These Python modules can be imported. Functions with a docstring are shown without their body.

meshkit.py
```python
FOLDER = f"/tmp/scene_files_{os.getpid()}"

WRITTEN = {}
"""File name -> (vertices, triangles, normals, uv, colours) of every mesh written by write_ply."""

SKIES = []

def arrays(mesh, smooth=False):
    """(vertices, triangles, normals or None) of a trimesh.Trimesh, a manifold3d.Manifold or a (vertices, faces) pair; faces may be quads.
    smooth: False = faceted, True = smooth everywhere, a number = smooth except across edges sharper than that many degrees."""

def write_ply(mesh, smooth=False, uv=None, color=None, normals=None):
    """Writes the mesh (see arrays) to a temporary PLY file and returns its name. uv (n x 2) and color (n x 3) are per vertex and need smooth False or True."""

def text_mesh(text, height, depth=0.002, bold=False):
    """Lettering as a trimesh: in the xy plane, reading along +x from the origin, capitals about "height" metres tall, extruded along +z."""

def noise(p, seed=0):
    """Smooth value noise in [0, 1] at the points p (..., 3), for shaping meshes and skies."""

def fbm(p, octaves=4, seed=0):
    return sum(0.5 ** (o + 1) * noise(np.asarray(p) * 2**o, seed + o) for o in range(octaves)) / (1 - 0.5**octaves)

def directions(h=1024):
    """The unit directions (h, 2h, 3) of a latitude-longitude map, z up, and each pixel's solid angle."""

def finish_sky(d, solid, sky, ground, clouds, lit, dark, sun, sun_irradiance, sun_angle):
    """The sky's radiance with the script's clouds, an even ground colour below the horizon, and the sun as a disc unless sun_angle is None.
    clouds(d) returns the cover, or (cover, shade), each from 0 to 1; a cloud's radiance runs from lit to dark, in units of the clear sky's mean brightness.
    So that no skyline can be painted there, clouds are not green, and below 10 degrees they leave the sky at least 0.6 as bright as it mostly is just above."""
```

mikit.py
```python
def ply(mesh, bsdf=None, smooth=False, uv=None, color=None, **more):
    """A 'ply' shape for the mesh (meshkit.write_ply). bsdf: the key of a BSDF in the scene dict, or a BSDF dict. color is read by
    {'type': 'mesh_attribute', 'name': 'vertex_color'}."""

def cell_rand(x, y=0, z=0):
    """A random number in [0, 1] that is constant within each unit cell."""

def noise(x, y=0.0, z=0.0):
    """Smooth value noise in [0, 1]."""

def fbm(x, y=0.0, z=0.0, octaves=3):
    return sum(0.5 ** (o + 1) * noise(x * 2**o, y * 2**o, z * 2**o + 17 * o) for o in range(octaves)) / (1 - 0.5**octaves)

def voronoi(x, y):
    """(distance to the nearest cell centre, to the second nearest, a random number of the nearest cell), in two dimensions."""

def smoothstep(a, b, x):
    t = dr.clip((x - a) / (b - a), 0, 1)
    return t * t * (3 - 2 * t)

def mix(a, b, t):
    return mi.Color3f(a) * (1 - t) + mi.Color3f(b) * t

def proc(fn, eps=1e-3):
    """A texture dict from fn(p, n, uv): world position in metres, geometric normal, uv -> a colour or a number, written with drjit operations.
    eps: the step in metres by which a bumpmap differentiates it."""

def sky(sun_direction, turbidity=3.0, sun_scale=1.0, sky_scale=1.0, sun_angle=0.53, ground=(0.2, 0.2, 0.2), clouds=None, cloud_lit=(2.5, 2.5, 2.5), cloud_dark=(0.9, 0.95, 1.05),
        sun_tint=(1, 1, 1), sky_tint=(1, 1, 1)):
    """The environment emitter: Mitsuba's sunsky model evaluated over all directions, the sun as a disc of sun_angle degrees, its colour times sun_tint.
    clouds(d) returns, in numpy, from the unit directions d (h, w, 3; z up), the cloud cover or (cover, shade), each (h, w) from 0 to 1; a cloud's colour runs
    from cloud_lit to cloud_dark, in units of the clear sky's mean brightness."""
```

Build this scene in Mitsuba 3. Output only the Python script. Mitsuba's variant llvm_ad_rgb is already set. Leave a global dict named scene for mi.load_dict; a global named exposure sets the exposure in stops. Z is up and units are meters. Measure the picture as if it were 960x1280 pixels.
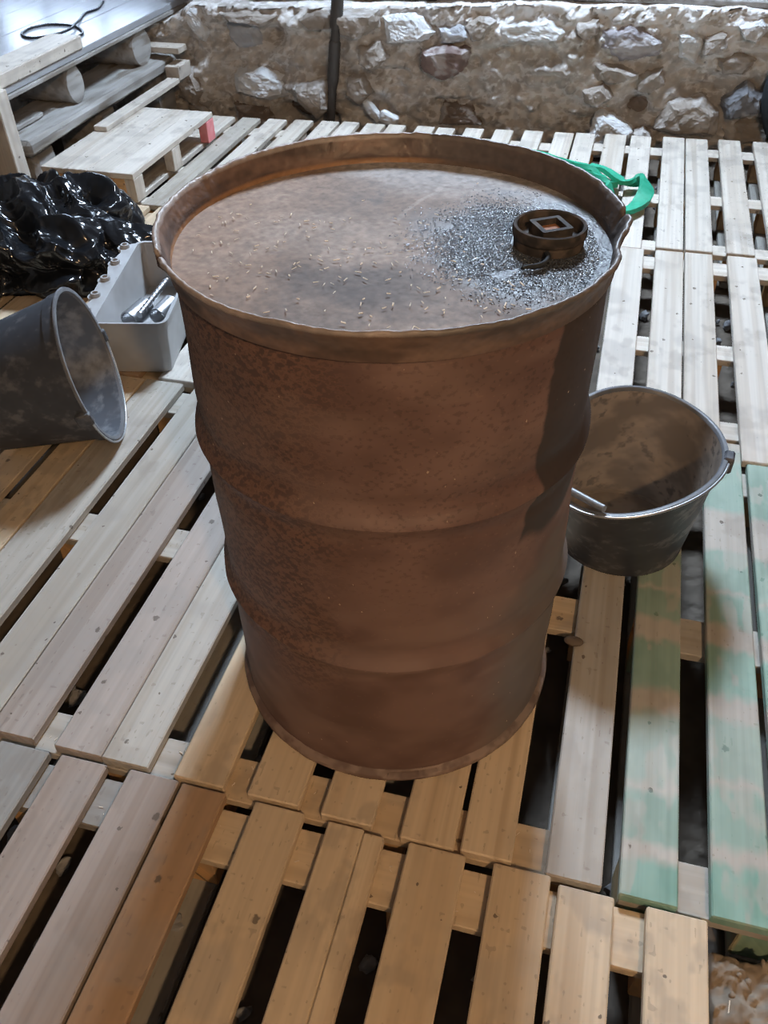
import math, random
import numpy as np, trimesh, manifold3d
import drjit as dr
import mitsuba as mi
import mikit, meshkit
from mikit import noise, fbm, cell_rand, smoothstep, mix

# ---------------------------------------------------------------- camera, light, exposure
# world: x to the right along the pallet rows, y along the slats away from the viewer, z up, drum axis at the origin
T4 = mi.ScalarTransform4f
YAW, PITCH, ROLL, EYE = math.radians(15.6), 0.73341, -0.01975, (0.2721, -1.0386, 1.3305)
_f = np.array([-math.sin(YAW) * math.cos(PITCH), math.cos(YAW) * math.cos(PITCH), -math.sin(PITCH)])
_r = np.array([math.cos(YAW), math.sin(YAW), 0.0])
_u = np.cross(_r, _f)
_up = -math.sin(ROLL) * _r + math.cos(ROLL) * _u
scene = {"type": "scene"}
scene["camera"] = {"type": "thinlens", "fov": 48.61, "fov_axis": "x", "aperture_radius": 0.0011, "focus_distance": 1.35,
                   "to_world": T4().look_at(origin=list(EYE), target=list(np.array(EYE) + _f), up=list(_up))}
exposure = 2.1
SKYLIGHT = (33.0, 41.0, 51.0)          # roof window, daylight
LOW_WINDOW_LIGHT = (1.15, 1.45, 1.9)     # window over the wooden platform
BULB_LIGHT = (400.0, 262.0, 147.0)      # bare bulb behind the viewer
SKY = (0.0, 0.0, 0.0)

labels = {}
rng = np.random.default_rng(7)


# ---------------------------------------------------------------- helpers
def key_of(name):
    if name not in scene and name not in labels and not any(k.startswith(name + "__") for k in scene):
        return name
    i = 1
    while True:
        k = f"{name}_{i:03d}"
        if k not in scene and k not in labels and not any(x.startswith(k + "__") for x in scene):
            return k
        i += 1


def thing(name, label, cat, group=None):
    k = key_of(name)
    labels[k] = {"label": label, "category": cat}
    if group:
        labels[k]["group"] = group
    return k


def part(parent, name, mesh, bsdf, label=None, smooth=False, uv=None, kind=None, **more):
    k = key_of(parent + "__" + name)
    scene[k] = mikit.ply(mesh, bsdf, smooth, uv=uv, **more)
    if label or kind:
        labels[k] = {}
        if label:
            labels[k]["label"] = label
        if kind:
            labels[k]["kind"] = kind
    return k


def single(name, mesh, bsdf, label, cat, smooth=False, uv=None, group=None, kind=None):
    k = thing(name, label, cat, group)
    if kind:
        labels[k]["kind"] = kind
    scene[k] = mikit.ply(mesh, bsdf, smooth, uv=uv)
    return k


def struct(name, mesh, bsdf, label, smooth=False, uv=None, **more):
    scene[name] = mikit.ply(mesh, bsdf, smooth, uv=uv, **more)
    labels[name] = {"label": label, "kind": "structure"}
    return name


def _template():
    v = []
    for sx in (-1, 1):
        for sy in (-1, 1):
            for sz in (-1, 1):
                for a in range(3):
                    v.append((sx, sy, sz, a))
    v = np.array(v, float)
    p = v[:, :3] * 1.0
    for i in range(len(p)):
        a = int(v[i, 3])
        for b in range(3):
            if b != a:
                p[i, b] *= 0.8
    h = trimesh.convex.convex_hull(p)
    d = np.linalg.norm(h.vertices[:, None] - p[None], axis=-1).argmin(1)
    return v, d[h.faces]


_TV, _TF = _template()


def cbox(x0, x1, y0, y1, z0, z1, ch=0.003):
    c = np.array([(x0 + x1) / 2, (y0 + y1) / 2, (z0 + z1) / 2])
    h = np.array([(x1 - x0) / 2, (y1 - y0) / 2, (z1 - z0) / 2])
    ch = min(ch, 0.45 * h.min())
    p = _TV[:, :3] * h
    for b in range(3):
        m = _TV[:, 3] != b
        p[m, b] -= _TV[m, b] * ch
    return p + c, _TF


_ID = [0]


def wood_uv(v, axis, cls=0):
    """u runs along the piece in metres, v holds the tone class and the piece number, its fraction runs across."""
    _ID[0] += 1
    o = [a for a in range(3) if a != axis]
    across = (v[:, o[0]] - v[:, o[0]].mean()) + 0.7 * (v[:, o[1]] - v[:, o[1]].mean())
    return np.stack([v[:, axis] - v[:, axis].mean() + 4.0, cls * 400 + _ID[0] % 400 + 0.5 + np.clip(across * 1.6, -0.45, 0.45)], 1)


def lumber(parent, name, x0, x1, y0, y1, z0, z1, axis, bsdf="wood", cls=0, ch=0.003, yaw=0.0, label=None, roll=0.0):
    v, f = cbox(x0, x1, y0, y1, z0, z1, ch)
    uv = wood_uv(v, axis, cls)
    c = v.mean(0)
    if yaw or roll:
        a = math.radians(yaw)
        d = v - c
        x, y = d[:, 0] * math.cos(a) - d[:, 1] * math.sin(a), d[:, 0] * math.sin(a) + d[:, 1] * math.cos(a)
        b = math.radians(roll)
        x, z = x * math.cos(b) - d[:, 2] * math.sin(b), x * math.sin(b) + d[:, 2] * math.cos(b)
        v = np.stack([x, y, z], 1) + c
    return part(parent, name, (v, f), bsdf, label, uv=uv)


def lathe(profile, n=96, closed=True):
    pr = np.asarray(profile, float)
    th = np.linspace(0, 2 * np.pi, n, endpoint=False)
    v = np.stack([pr[:, None, 0] * np.cos(th), pr[:, None, 0] * np.sin(th), np.repeat(pr[:, 1:2], n, 1)], -1).reshape(-1, 3)
    return v, ring_faces(len(pr), n)


def ring_faces(m, n):
    i, j = np.meshgrid(np.arange(m - 1), np.arange(n), indexing="ij")
    a, b = i * n + j, i * n + (j + 1) % n
    c, d = a + n, b + n
    return np.concatenate([np.stack([a, b, d], -1).reshape(-1, 3), np.stack([a, d, c], -1).reshape(-1, 3)])


def catmull(pts, n=8):
    p = np.asarray(pts, float)
    p = np.vstack([2 * p[0] - p[1], p, 2 * p[-1] - p[-2]])
    out = []
    for i in range(1, len(p) - 2):
        for t in np.linspace(0, 1, n, endpoint=False):
            out.append(0.5 * (2 * p[i] + (p[i + 1] - p[i - 1]) * t + (2 * p[i - 1] - 5 * p[i] + 4 * p[i + 1] - p[i + 2]) * t * t + (3 * p[i] - p[i - 1] - 3 * p[i + 1] + p[i + 2]) * t ** 3))
    out.append(p[-2])
    return np.array(out)


def tube(pts, r, n=10, section=None, twist=None):
    """A swept tube along the points; section: (k, 2) outline instead of a circle (x = sideways, y = up)."""
    p = np.asarray(pts, float)
    r = np.broadcast_to(r, len(p))
    t = np.gradient(p, axis=0)
    t /= np.linalg.norm(t, axis=1, keepdims=True)
    if section is None:
        a = np.linspace(0, 2 * np.pi, n, endpoint=False)
        section = np.stack([np.cos(a), np.sin(a)], 1)
    n = len(section)
    up = np.array([0, 0, 1.0]) if abs(t[0, 2]) < 0.9 else np.array([1.0, 0, 0])
    rows, side = [], None
    for i in range(len(p)):
        s = np.cross(t[i], up) if side is None else side - t[i] * (side @ t[i])
        s /= np.linalg.norm(s)
        side = s
        w = np.cross(s, t[i])
        a = 0 if twist is None else twist[i]
        s2, w2 = s * math.cos(a) + w * math.sin(a), -s * math.sin(a) + w * math.cos(a)
        rows.append(p[i] + r[i] * (section[:, :1] * s2 + section[:, 1:] * w2))
    v = np.vstack(rows + [p[:1], p[-1:]])
    f = ring_faces(len(p), n)
    k = len(p) * n
    j = np.arange(n)
    f = np.concatenate([f, np.stack([np.full(n, k), (j + 1) % n, j], 1), np.stack([np.full(n, k + 1), k - n + j, k - n + (j + 1) % n], 1)])
    m = trimesh.Trimesh(v, f, process=False)
    if m.volume < 0:
        f = f[:, ::-1]
    return v, f


def join(*ms):
    vs, fs, o = [], [], 0
    for m in ms:
        v, f = (np.asarray(m.vertices), np.asarray(m.faces)) if hasattr(m, "vertices") else m
        vs.append(v)
        fs.append(np.asarray(f) + o)
        o += len(v)
    return np.vstack(vs), np.vstack(fs)


def moved(m, M):
    v, f = m
    M = np.asarray(M)
    return v @ M[:3, :3].T + M[:3, 3], f


def rot(axis, deg, at=(0, 0, 0)):
    return trimesh.transformations.rotation_matrix(math.radians(deg), axis, at)


# ---------------------------------------------------------------- materials
def bs(key, **k):
    k.setdefault("roughness", 0.6)
    for a, b in list(k.items()):
        if a == "base_color" and isinstance(b, (tuple, list)):
            k[a] = {"type": "rgb", "value": list(b)}
    bump = k.pop("bump", None)
    d = {"type": "principled", **k}
    if bump:
        d = {"type": "bumpmap", "arbitrary": bump[0], "scale": bump[1], "bsdf": d}
    scene[key] = {"type": "twosided", "bsdf": d}


def grain(uv, seed=0.0):
    i = dr.floor(uv.y)
    a = (uv.y - i) * 10
    g = fbm(uv.x * 2.2 + i * 3.7, a * 9 + 1.1 * noise(uv.x * 2 + i, a * 1.0), i * 0.37, 3)
    return i, a, g


def wood_tone(p, n, uv):
    i, a, g = grain(uv)
    c = dr.floor(i / 400)
    r1, r2, r3 = cell_rand(i, 3), cell_rand(i, 5), cell_rand(i, 9)
    col = mix((0.49, 0.445, 0.385), (0.56, 0.515, 0.455), r1)                       # 0 pale deal
    col = dr.select(c == 1, mix((0.50, 0.385, 0.255), (0.55, 0.435, 0.30), r1), col)   # 1 tan
    col = dr.select(c == 2, mix((0.315, 0.268, 0.232), (0.35, 0.298, 0.258), r1), col)   # 2 pinkish brown
    col = dr.select(c == 3, mix((0.205, 0.195, 0.175), (0.27, 0.255, 0.23), r1), col)    # 3 weathered grey, darkened for the dimmer light in the near left corner
    col = dr.select(c == 4, mix((0.50, 0.29, 0.13), (0.54, 0.33, 0.16), r1), col)     # 4 orange sawn ends
    col = dr.select(c == 5, mix((0.32, 0.20, 0.115), (0.36, 0.235, 0.14), r1), col)    # 5 brown
    col = dr.select(c == 6, mix((0.36, 0.328, 0.28), (0.41, 0.378, 0.325), r1), col)    # 6 greyed deal
    col = dr.select(c == 7, mix((0.27, 0.215, 0.175), (0.30, 0.24, 0.20), r1), col)    # 7 dull brown, near corner dimness put into the colour
    col = col * (0.84 + 0.28 * g)
    streak = smoothstep(0.55, 0.75, fbm(uv.x * 0.9 + i * 1.7, a * 2.6, i, 2))
    col = mix(col, col * mi.Color3f(0.86, 0.82, 0.78), streak * 0.8)
    smudge = smoothstep(0.56, 0.74, fbm(p.x * 9, p.y * 9, p.z * 9 + 3.0, 3))
    col = mix(col, mi.Color3f(0.26, 0.235, 0.21), smudge * 0.30)
    dirt = smoothstep(0.50, 0.68, fbm(p.x * 26, p.y * 17, p.z * 20 + 7.0, 4)) * smoothstep(0.40, 0.62, fbm(p.x * 4.3, p.y * 4.3, 2.0, 2))
    col = mix(col, mi.Color3f(0.20, 0.165, 0.135), dirt * 0.28)
    col = mix(col, mi.Color3f(0.13, 0.10, 0.08), smoothstep(0.86, 0.93, noise(p.x * 170, p.y * 95, p.z * 170)) * 0.28)
    # knots and nail heads
    cu, cv = dr.floor(uv.x * 9), dr.floor(a * 0.75 + 20)
    kx, ky = (cell_rand(cu, i, cv) * 0.7 + 0.15 + cu) / 9, (cell_rand(cu, i, cv + 50) * 0.7 + 0.15 + cv - 20) / 0.75
    on = cell_rand(cu + 11, i, cv) < 0.62
    d = dr.sqrt(dr.square((uv.x - kx) * 0.8) + dr.square((a - ky) / 16.0))
    size = 0.0022 + 0.0055 * dr.square(cell_rand(cu + 31, i, cv))
    k = dr.select(on, 1 - smoothstep(size * 0.5, size, d + 0.004 * (noise(uv.x * 260, a * 18) - 0.5)), 0.0)
    col = mix(col, mi.Color3f(0.10, 0.075, 0.055), k * 0.8)
    return col


def green_tone(p, n, uv):
    i, a, g = grain(uv)
    base = wood_tone(p, n, uv)
    r = cell_rand(i, 3)
    worn = fbm(p.x * 22, p.y * 9, 1.0, 3)
    t = p.y + 0.035 * (r - 0.5) + 0.028 * (noise(p.x * 14, p.y * 5) - 0.5) + 0.02 * (fbm(p.x * 60, p.y * 40, 0.0, 2) - 0.5)
    paint = mi.Float(0)
    for lo, hi, k in ((0.575, 0.80, 0.75), (0.31, 0.44, 0.7), (0.215, 0.30, 0.8), (0.035, 0.155, 0.9), (-0.15, -0.02, 0.55), (-0.27, -0.165, 0.75), (-0.45, -0.305, 1.0)):
        paint = dr.maximum(paint, k * smoothstep(lo - 0.014, lo + 0.014, t) * smoothstep(hi + 0.014, hi - 0.014, t))
    paint = paint * (1 - 0.55 * smoothstep(0.55, 0.70, fbm(p.x * 34, p.y * 12, 7.0, 3)))
    green = mix((0.125, 0.265, 0.205), (0.20, 0.345, 0.28), smoothstep(0.3, 0.7, worn)) * (0.85 + 0.3 * g)
    return mix(base, green, paint * 0.88)


bs("wood", base_color=mikit.proc(wood_tone), roughness=0.62, specular=0.4,
   bump=(mikit.proc(lambda p, n, uv: grain(uv)[2], 0.002), 0.0012))
bs("green_wood", base_color=mikit.proc(green_tone), roughness=0.55, specular=0.4)


def weather_tone(p, n, uv):
    g = fbm(p.x * 34, p.y * 5, p.z * 34, 3)
    b = fbm(p.x * 6, p.y * 6, p.z * 6, 3)
    col = mix((0.20, 0.188, 0.172), (0.36, 0.35, 0.335), smoothstep(0.3, 0.7, 0.5 * g + 0.5 * b))
    return mix(col, mi.Color3f(0.16, 0.13, 0.10), smoothstep(0.60, 0.72, fbm(p.x * 20, p.y * 4, p.z * 20 + 9, 3)) * 0.7)


bs("weathered", base_color=mikit.proc(weather_tone), roughness=0.75,
   bump=(mikit.proc(lambda p, n, uv: fbm(p.x * 40, p.y * 9, p.z * 40, 3), 0.002), 0.004))
bs("deck_paint", base_color=mikit.proc(lambda p, n, uv: mix((0.26, 0.27, 0.29), (0.36, 0.37, 0.39), fbm(p.x * 22, p.y * 2.5, p.z * 9, 3))), roughness=0.3, specular=0.5)


def drum_tone(p, n, uv):
    th = dr.atan2(p.y, p.x) * (180 / math.pi)
    m = fbm(p.x * 11, p.y * 11, p.z * 11, 3)
    f = fbm(p.x * 175, p.y * 175, p.z * 175, 3)
    s = noise(p.x * 230, p.y * 230, p.z * 230)
    col = mix((0.102, 0.058, 0.047), (0.150, 0.090, 0.073), smoothstep(0.3, 0.7, m))
    left = smoothstep(-84.0, -104.0, th + 16 * (m - 0.5)) * smoothstep(0.18, 0.32, p.z + 0.2 * (m - 0.5))
    rough_rust = mix((0.064, 0.037, 0.030), (0.145, 0.078, 0.053), smoothstep(0.36, 0.60, f))
    col = mix(col, rough_rust, left * 0.85)
    col = mix(col, col * 0.5, smoothstep(0.57, 0.70, f) * 0.45 * smoothstep(0.42, 0.62, p.z + 0.35 * (m - 0.5)))
    col = mix(col, mi.Color3f(0.26, 0.15, 0.09), smoothstep(0.82, 0.9, s) * 0.15)
    dust = smoothstep(0.50, 0.66, fbm(p.x * 7 + 4, p.y * 7, p.z * 16, 3))
    col = mix(col, mi.Color3f(0.235, 0.165, 0.13), dust * 0.16)
    grey = smoothstep(-50.0, -28.0, th + 26 * (m - 0.5)) * smoothstep(0.46, 0.36, p.z + 0.18 * (m - 0.5))
    col = mix(col, mi.Color3f(0.105, 0.090, 0.078), grey * 0.75)
    edge = -33.0 + 8 * (fbm(p.z * 9, 2.0, 0.0, 2) - 0.5) + 3 * (fbm(p.z * 40, 5.0, 0.0, 2) - 0.5) - 6 * smoothstep(0.62, 0.52, p.z)
    low = 0.505 + 0.05 * (noise(th * 0.11, 1.0) - 0.5) + 0.0015 * (th + 33)
    oil = smoothstep(-0.7, 0.7, th - edge) * smoothstep(-0.012, 0.012, p.z - low) * smoothstep(34.0, 22.0, th)
    col = mix(col, mi.Color3f(0.030, 0.022, 0.018), oil * 0.9)
    chips = smoothstep(0.93, 0.97, noise(p.x * 190 + 7, p.y * 190, p.z * 110)) * smoothstep(0.5, 0.62, m)
    col = mix(col, mi.Color3f(0.50, 0.38, 0.26), chips * 0.6)
    foot = smoothstep(0.0235, 0.0205, p.z + 0.003 * (f - 0.5))
    return mix(col, mix((0.12, 0.078, 0.058), (0.26, 0.19, 0.145), smoothstep(0.35, 0.65, fbm(p.x * 45, p.y * 45, p.z * 45, 3))), foot * 0.6)


bs("drum_rust", base_color=mikit.proc(drum_tone), roughness=0.55, specular=0.35,
   bump=(mikit.proc(lambda p, n, uv: fbm(p.x * 150, p.y * 150, p.z * 150, 3), 0.0012), 0.0014))


def rim_tone(p, n, uv):
    m = fbm(p.x * 16, p.y * 16, p.z * 40, 3)
    f = fbm(p.x * 110, p.y * 110, p.z * 110, 3)
    col = mix((0.070, 0.043, 0.032), (0.150, 0.092, 0.066), smoothstep(0.32, 0.66, m))
    col = mix(col, mi.Color3f(0.30, 0.155, 0.07), smoothstep(0.854, 0.848, p.z + 0.004 * (m - 0.5)) * smoothstep(0.2, -0.05, p.x + 0.1 * (m - 0.5)) * smoothstep(0.2890, 0.2876, dr.sqrt(p.x * p.x + p.y * p.y)) * 0.75)
    grit = smoothstep(0.876, 0.880, p.z)
    col = mix(col, mi.Color3f(0.32, 0.27, 0.235), grit * 0.7)
    th = dr.atan2(p.y, p.x) * (180 / math.pi)
    oil = smoothstep(-0.02, 0.10, p.x + 0.25 * p.y + 0.14 * (m - 0.5)) * 0.8
    front = smoothstep(0.03, 0.0, dr.abs(p.z - 0.868)) * smoothstep(-112.0, -100.0, th) * smoothstep(-75.0, -88.0, th)
    col = mix(col, mi.Color3f(0.075, 0.062, 0.055), dr.maximum(oil * (1 - 0.7 * smoothstep(-25.0, -45.0, th) * smoothstep(0.878, 0.872, p.z)), front * 0.55))
    return col * (0.75 + 0.5 * f)


bs("drum_rim_rust", base_color=mikit.proc(rim_tone), roughness=0.5, specular=0.5,
   bump=(mikit.proc(lambda p, n, uv: fbm(p.x * 120, p.y * 120, p.z * 120, 3), 0.0012), 0.002))

BUNG = (0.201, 0.039)


def oil_mask(p):
    m = fbm(p.x * 13 + 3, p.y * 13, 0.0, 3)
    d = dr.sqrt(dr.square((p.x - 0.20) * 0.95) + dr.square(p.y - 0.02))
    return smoothstep(0.20, 0.12, d + 0.13 * (m - 0.5))


def lid_tone(p, n, uv):
    m = fbm(p.x * 9, p.y * 9, 1.0, 3)
    f = fbm(p.x * 130, p.y * 130, 1.0, 3)
    col = mix((0.175, 0.130, 0.102), (0.250, 0.197, 0.162), smoothstep(0.3, 0.7, m))
    grey = smoothstep(0.10, 0.25, p.y + 0.25 * p.x + 0.2 * (m - 0.5))
    col = mix(col, mi.Color3f(0.275, 0.258, 0.248), grey * 0.8)
    orange = smoothstep(-0.10, -0.24, p.x + 0.12 * (m - 0.5))
    col = mix(col, mi.Color3f(0.25, 0.162, 0.112), orange * 0.6)
    spots = smoothstep(0.52, 0.64, fbm(p.x * 6 + 2, p.y * 8 + 7, 2.0, 3))
    col = mix(col, mi.Color3f(0.105, 0.085, 0.075), spots * 0.55)
    dark = smoothstep(0.115, 0.04, dr.sqrt(dr.square(p.x - 0.0) + dr.square((p.y + 0.12) * 1.3)) + 0.10 * (m - 0.5))
    col = mix(col, mi.Color3f(0.085, 0.070, 0.063), dark * 0.75)
    dent = smoothstep(0.035, 0.012, dr.sqrt(dr.square((p.x + 0.056) * 2.0) + dr.square(p.y - 0.135)) + 0.03 * (f - 0.5))
    col = mix(col, mi.Color3f(0.12, 0.10, 0.09), dent * 0.5)
    scratch = smoothstep(0.006, 0.002, dr.abs(p.x - 0.02 + 0.010 * noise(p.y * 30) - 0.30 * (p.y - 0.15))) * smoothstep(0.03, 0.07, p.y) * smoothstep(0.22, 0.18, p.y)
    col = mix(col, mi.Color3f(0.36, 0.32, 0.29), scratch * 0.3)
    col = col * (0.62 + 0.76 * f)
    return mix(col, mi.Color3f(0.030, 0.031, 0.034), oil_mask(p) * 0.92)


bs("drum_lid_rust", base_color=mikit.proc(lid_tone), specular=0.3,
   roughness=mikit.proc(lambda p, n, uv: 0.74 - 0.30 * oil_mask(p)),
   bump=(mikit.proc(lambda p, n, uv: fbm(p.x * 300, p.y * 300, 0.0, 2) * (0.45 + 0.75 * oil_mask(p)), 0.0007), 0.0012))
bs("oily_iron", base_color=mikit.proc(lambda p, n, uv: mix((0.030, 0.027, 0.026), (0.078, 0.062, 0.053), smoothstep(0.4, 0.7, fbm(p.x * 60, p.y * 60, p.z * 60, 3)))), roughness=0.75, specular=0.15)
bs("rust_orange", base_color=mikit.proc(lambda p, n, uv: mix((0.17, 0.07, 0.035), (0.30, 0.13, 0.06), fbm(p.x * 120, p.y * 120, p.z * 120, 2))), roughness=0.8)


def bucket_tone(p, n, uv):
    m = fbm(p.x * 24, p.y * 24, p.z * 24, 4)
    f = fbm(p.x * 75 + 5, p.y * 75, p.z * 75, 3)
    col = mix((0.030, 0.033, 0.040), (0.056, 0.060, 0.070), m)
    dust = smoothstep(0.50, 0.68, 0.7 * m + 0.3 * f)
    return mix(col, mi.Color3f(0.21, 0.205, 0.205), dust * 0.3)


bs("bucket_plastic", base_color=mikit.proc(bucket_tone), roughness=0.5, specular=0.35)


def bucket_in_tone(p, n, uv):
    m = fbm(p.x * 12, p.y * 12, p.z * 18, 4)
    f = fbm(p.x * 55 + 5, p.y * 55, p.z * 55, 3)
    col = mix((0.16, 0.135, 0.115), (0.27, 0.225, 0.185), smoothstep(0.35, 0.65, m))
    return mix(col, mi.Color3f(0.085, 0.075, 0.07), smoothstep(0.55, 0.7, 0.6 * f + 0.4 * m) * 0.7)


bs("bucket_inside", base_color=mikit.proc(bucket_in_tone), roughness=0.45, specular=0.5)
bs("bucket_inside_sky_tint", base_color=mikit.proc(lambda p, n, uv: mix((0.075, 0.083, 0.097), (0.19, 0.20, 0.215), smoothstep(0.42, 0.75, fbm(p.x * 34, p.y * 24, p.z * 24, 4)))), roughness=0.27, specular=0.9)  # blue daylight inside the tipped bucket is put into this base colour
bs("bucket_lip", base_color=mikit.proc(lambda p, n, uv: mix((0.08, 0.085, 0.095), (0.17, 0.175, 0.185), fbm(p.x * 40, p.y * 40, p.z * 40, 3))), roughness=0.45, specular=0.35)
bs("grey_tube", base_color=(0.17, 0.18, 0.195), roughness=0.4)
bs("steel", base_color=(0.46, 0.46, 0.47), metallic=1.0, roughness=0.38)
bs("zinc_wire", base_color=(0.50, 0.51, 0.52), metallic=0.9, roughness=0.4)
bs("tray_grey", base_color=mikit.proc(lambda p, n, uv: mix((0.27, 0.265, 0.26), (0.38, 0.385, 0.39), fbm(p.x * 14, p.y * 14, p.z * 14, 3))), roughness=0.42, specular=0.5)
bs("bag_plastic", base_color=(0.008, 0.009, 0.011), roughness=0.17, specular=0.65,
   bump=(mikit.proc(lambda p, n, uv: fbm(p.x * 22, p.y * 22, p.z * 22, 2), 0.002), 0.006))
bs("sling_green", base_color=mikit.proc(lambda p, n, uv: mix((0.012, 0.27, 0.155), (0.03, 0.36, 0.22), fbm(p.x * 60, p.y * 60, p.z * 60, 2))), roughness=0.6)
bs("pipe_iron", base_color=mikit.proc(lambda p, n, uv: mix((0.035, 0.032, 0.030), (0.075, 0.066, 0.06), fbm(p.x * 40, p.y * 40, p.z * 12, 3))), roughness=0.45)
bs("rubber", base_color=(0.024, 0.027, 0.031), roughness=0.8, specular=0.2)


def mortar_tone(p, n, uv):
    m = fbm(p.x * 5, p.y * 5, p.z * 7, 3)
    f = fbm(p.x * 34, p.y * 34, p.z * 34, 3)
    col = mix((0.40, 0.368, 0.338), (0.55, 0.52, 0.485), smoothstep(0.3, 0.7, m)) * (0.72 + 0.56 * f)
    vein = 1 - 2 * dr.abs(fbm(p.x * 20 + 4, p.y * 20, p.z * 26, 3) - 0.5) * 2
    big = fbm(p.x * 8 + 9, p.y * 8, p.z * 11 + 3, 3)
    top = smoothstep(0.30, 0.42, p.z + 0.10 * (m - 0.5)) * smoothstep(-0.75, -0.35, p.x + 0.2 * (m - 0.5))
    lime = smoothstep(0.56, 0.72, 0.45 * vein + 0.55 * big + 0.55 * (f - 0.5) + 0.22 * top)
    return mix(col, mi.Color3f(0.74, 0.735, 0.73), lime * (0.60 + 0.3 * top))


bs("mortar", base_color=mikit.proc(mortar_tone), roughness=0.9,
   bump=(mikit.proc(lambda p, n, uv: fbm(p.x * 60, p.y * 60, p.z * 60, 3), 0.003), 0.012))


def stone_tone(p, n, uv):
    c = dr.floor(uv.x)
    m = fbm(p.x * 26, p.y * 26, p.z * 26, 3)
    col = mix((0.30, 0.315, 0.345), (0.46, 0.475, 0.50), m)                         # bluish grey
    col = dr.select(c == 1, mix((0.48, 0.495, 0.51), (0.70, 0.71, 0.71), m), col)    # limewashed
    col = dr.select(c == 2, mix((0.15, 0.105, 0.095), (0.25, 0.185, 0.17), m), col)  # mauve brown
    col = dr.select(c == 3, mix((0.22, 0.205, 0.22), (0.36, 0.335, 0.345), m), col)  # grey mauve
    col = dr.select(c == 4, mix((0.11, 0.115, 0.125), (0.21, 0.21, 0.225), m), col)  # dark grey
    col = dr.select(c == 5, mix((0.135, 0.105, 0.085), (0.23, 0.18, 0.145), m), col)  # brown
    col = dr.select(c == 6, mix((0.25, 0.215, 0.185), (0.36, 0.32, 0.28), m), col)  # mortar smeared
    lime = smoothstep(0.50, 0.64, fbm(p.x * 15, p.y * 15, p.z * 15 + 4, 3))
    return mix(col, mi.Color3f(0.66, 0.66, 0.66), lime * 0.35)


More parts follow.
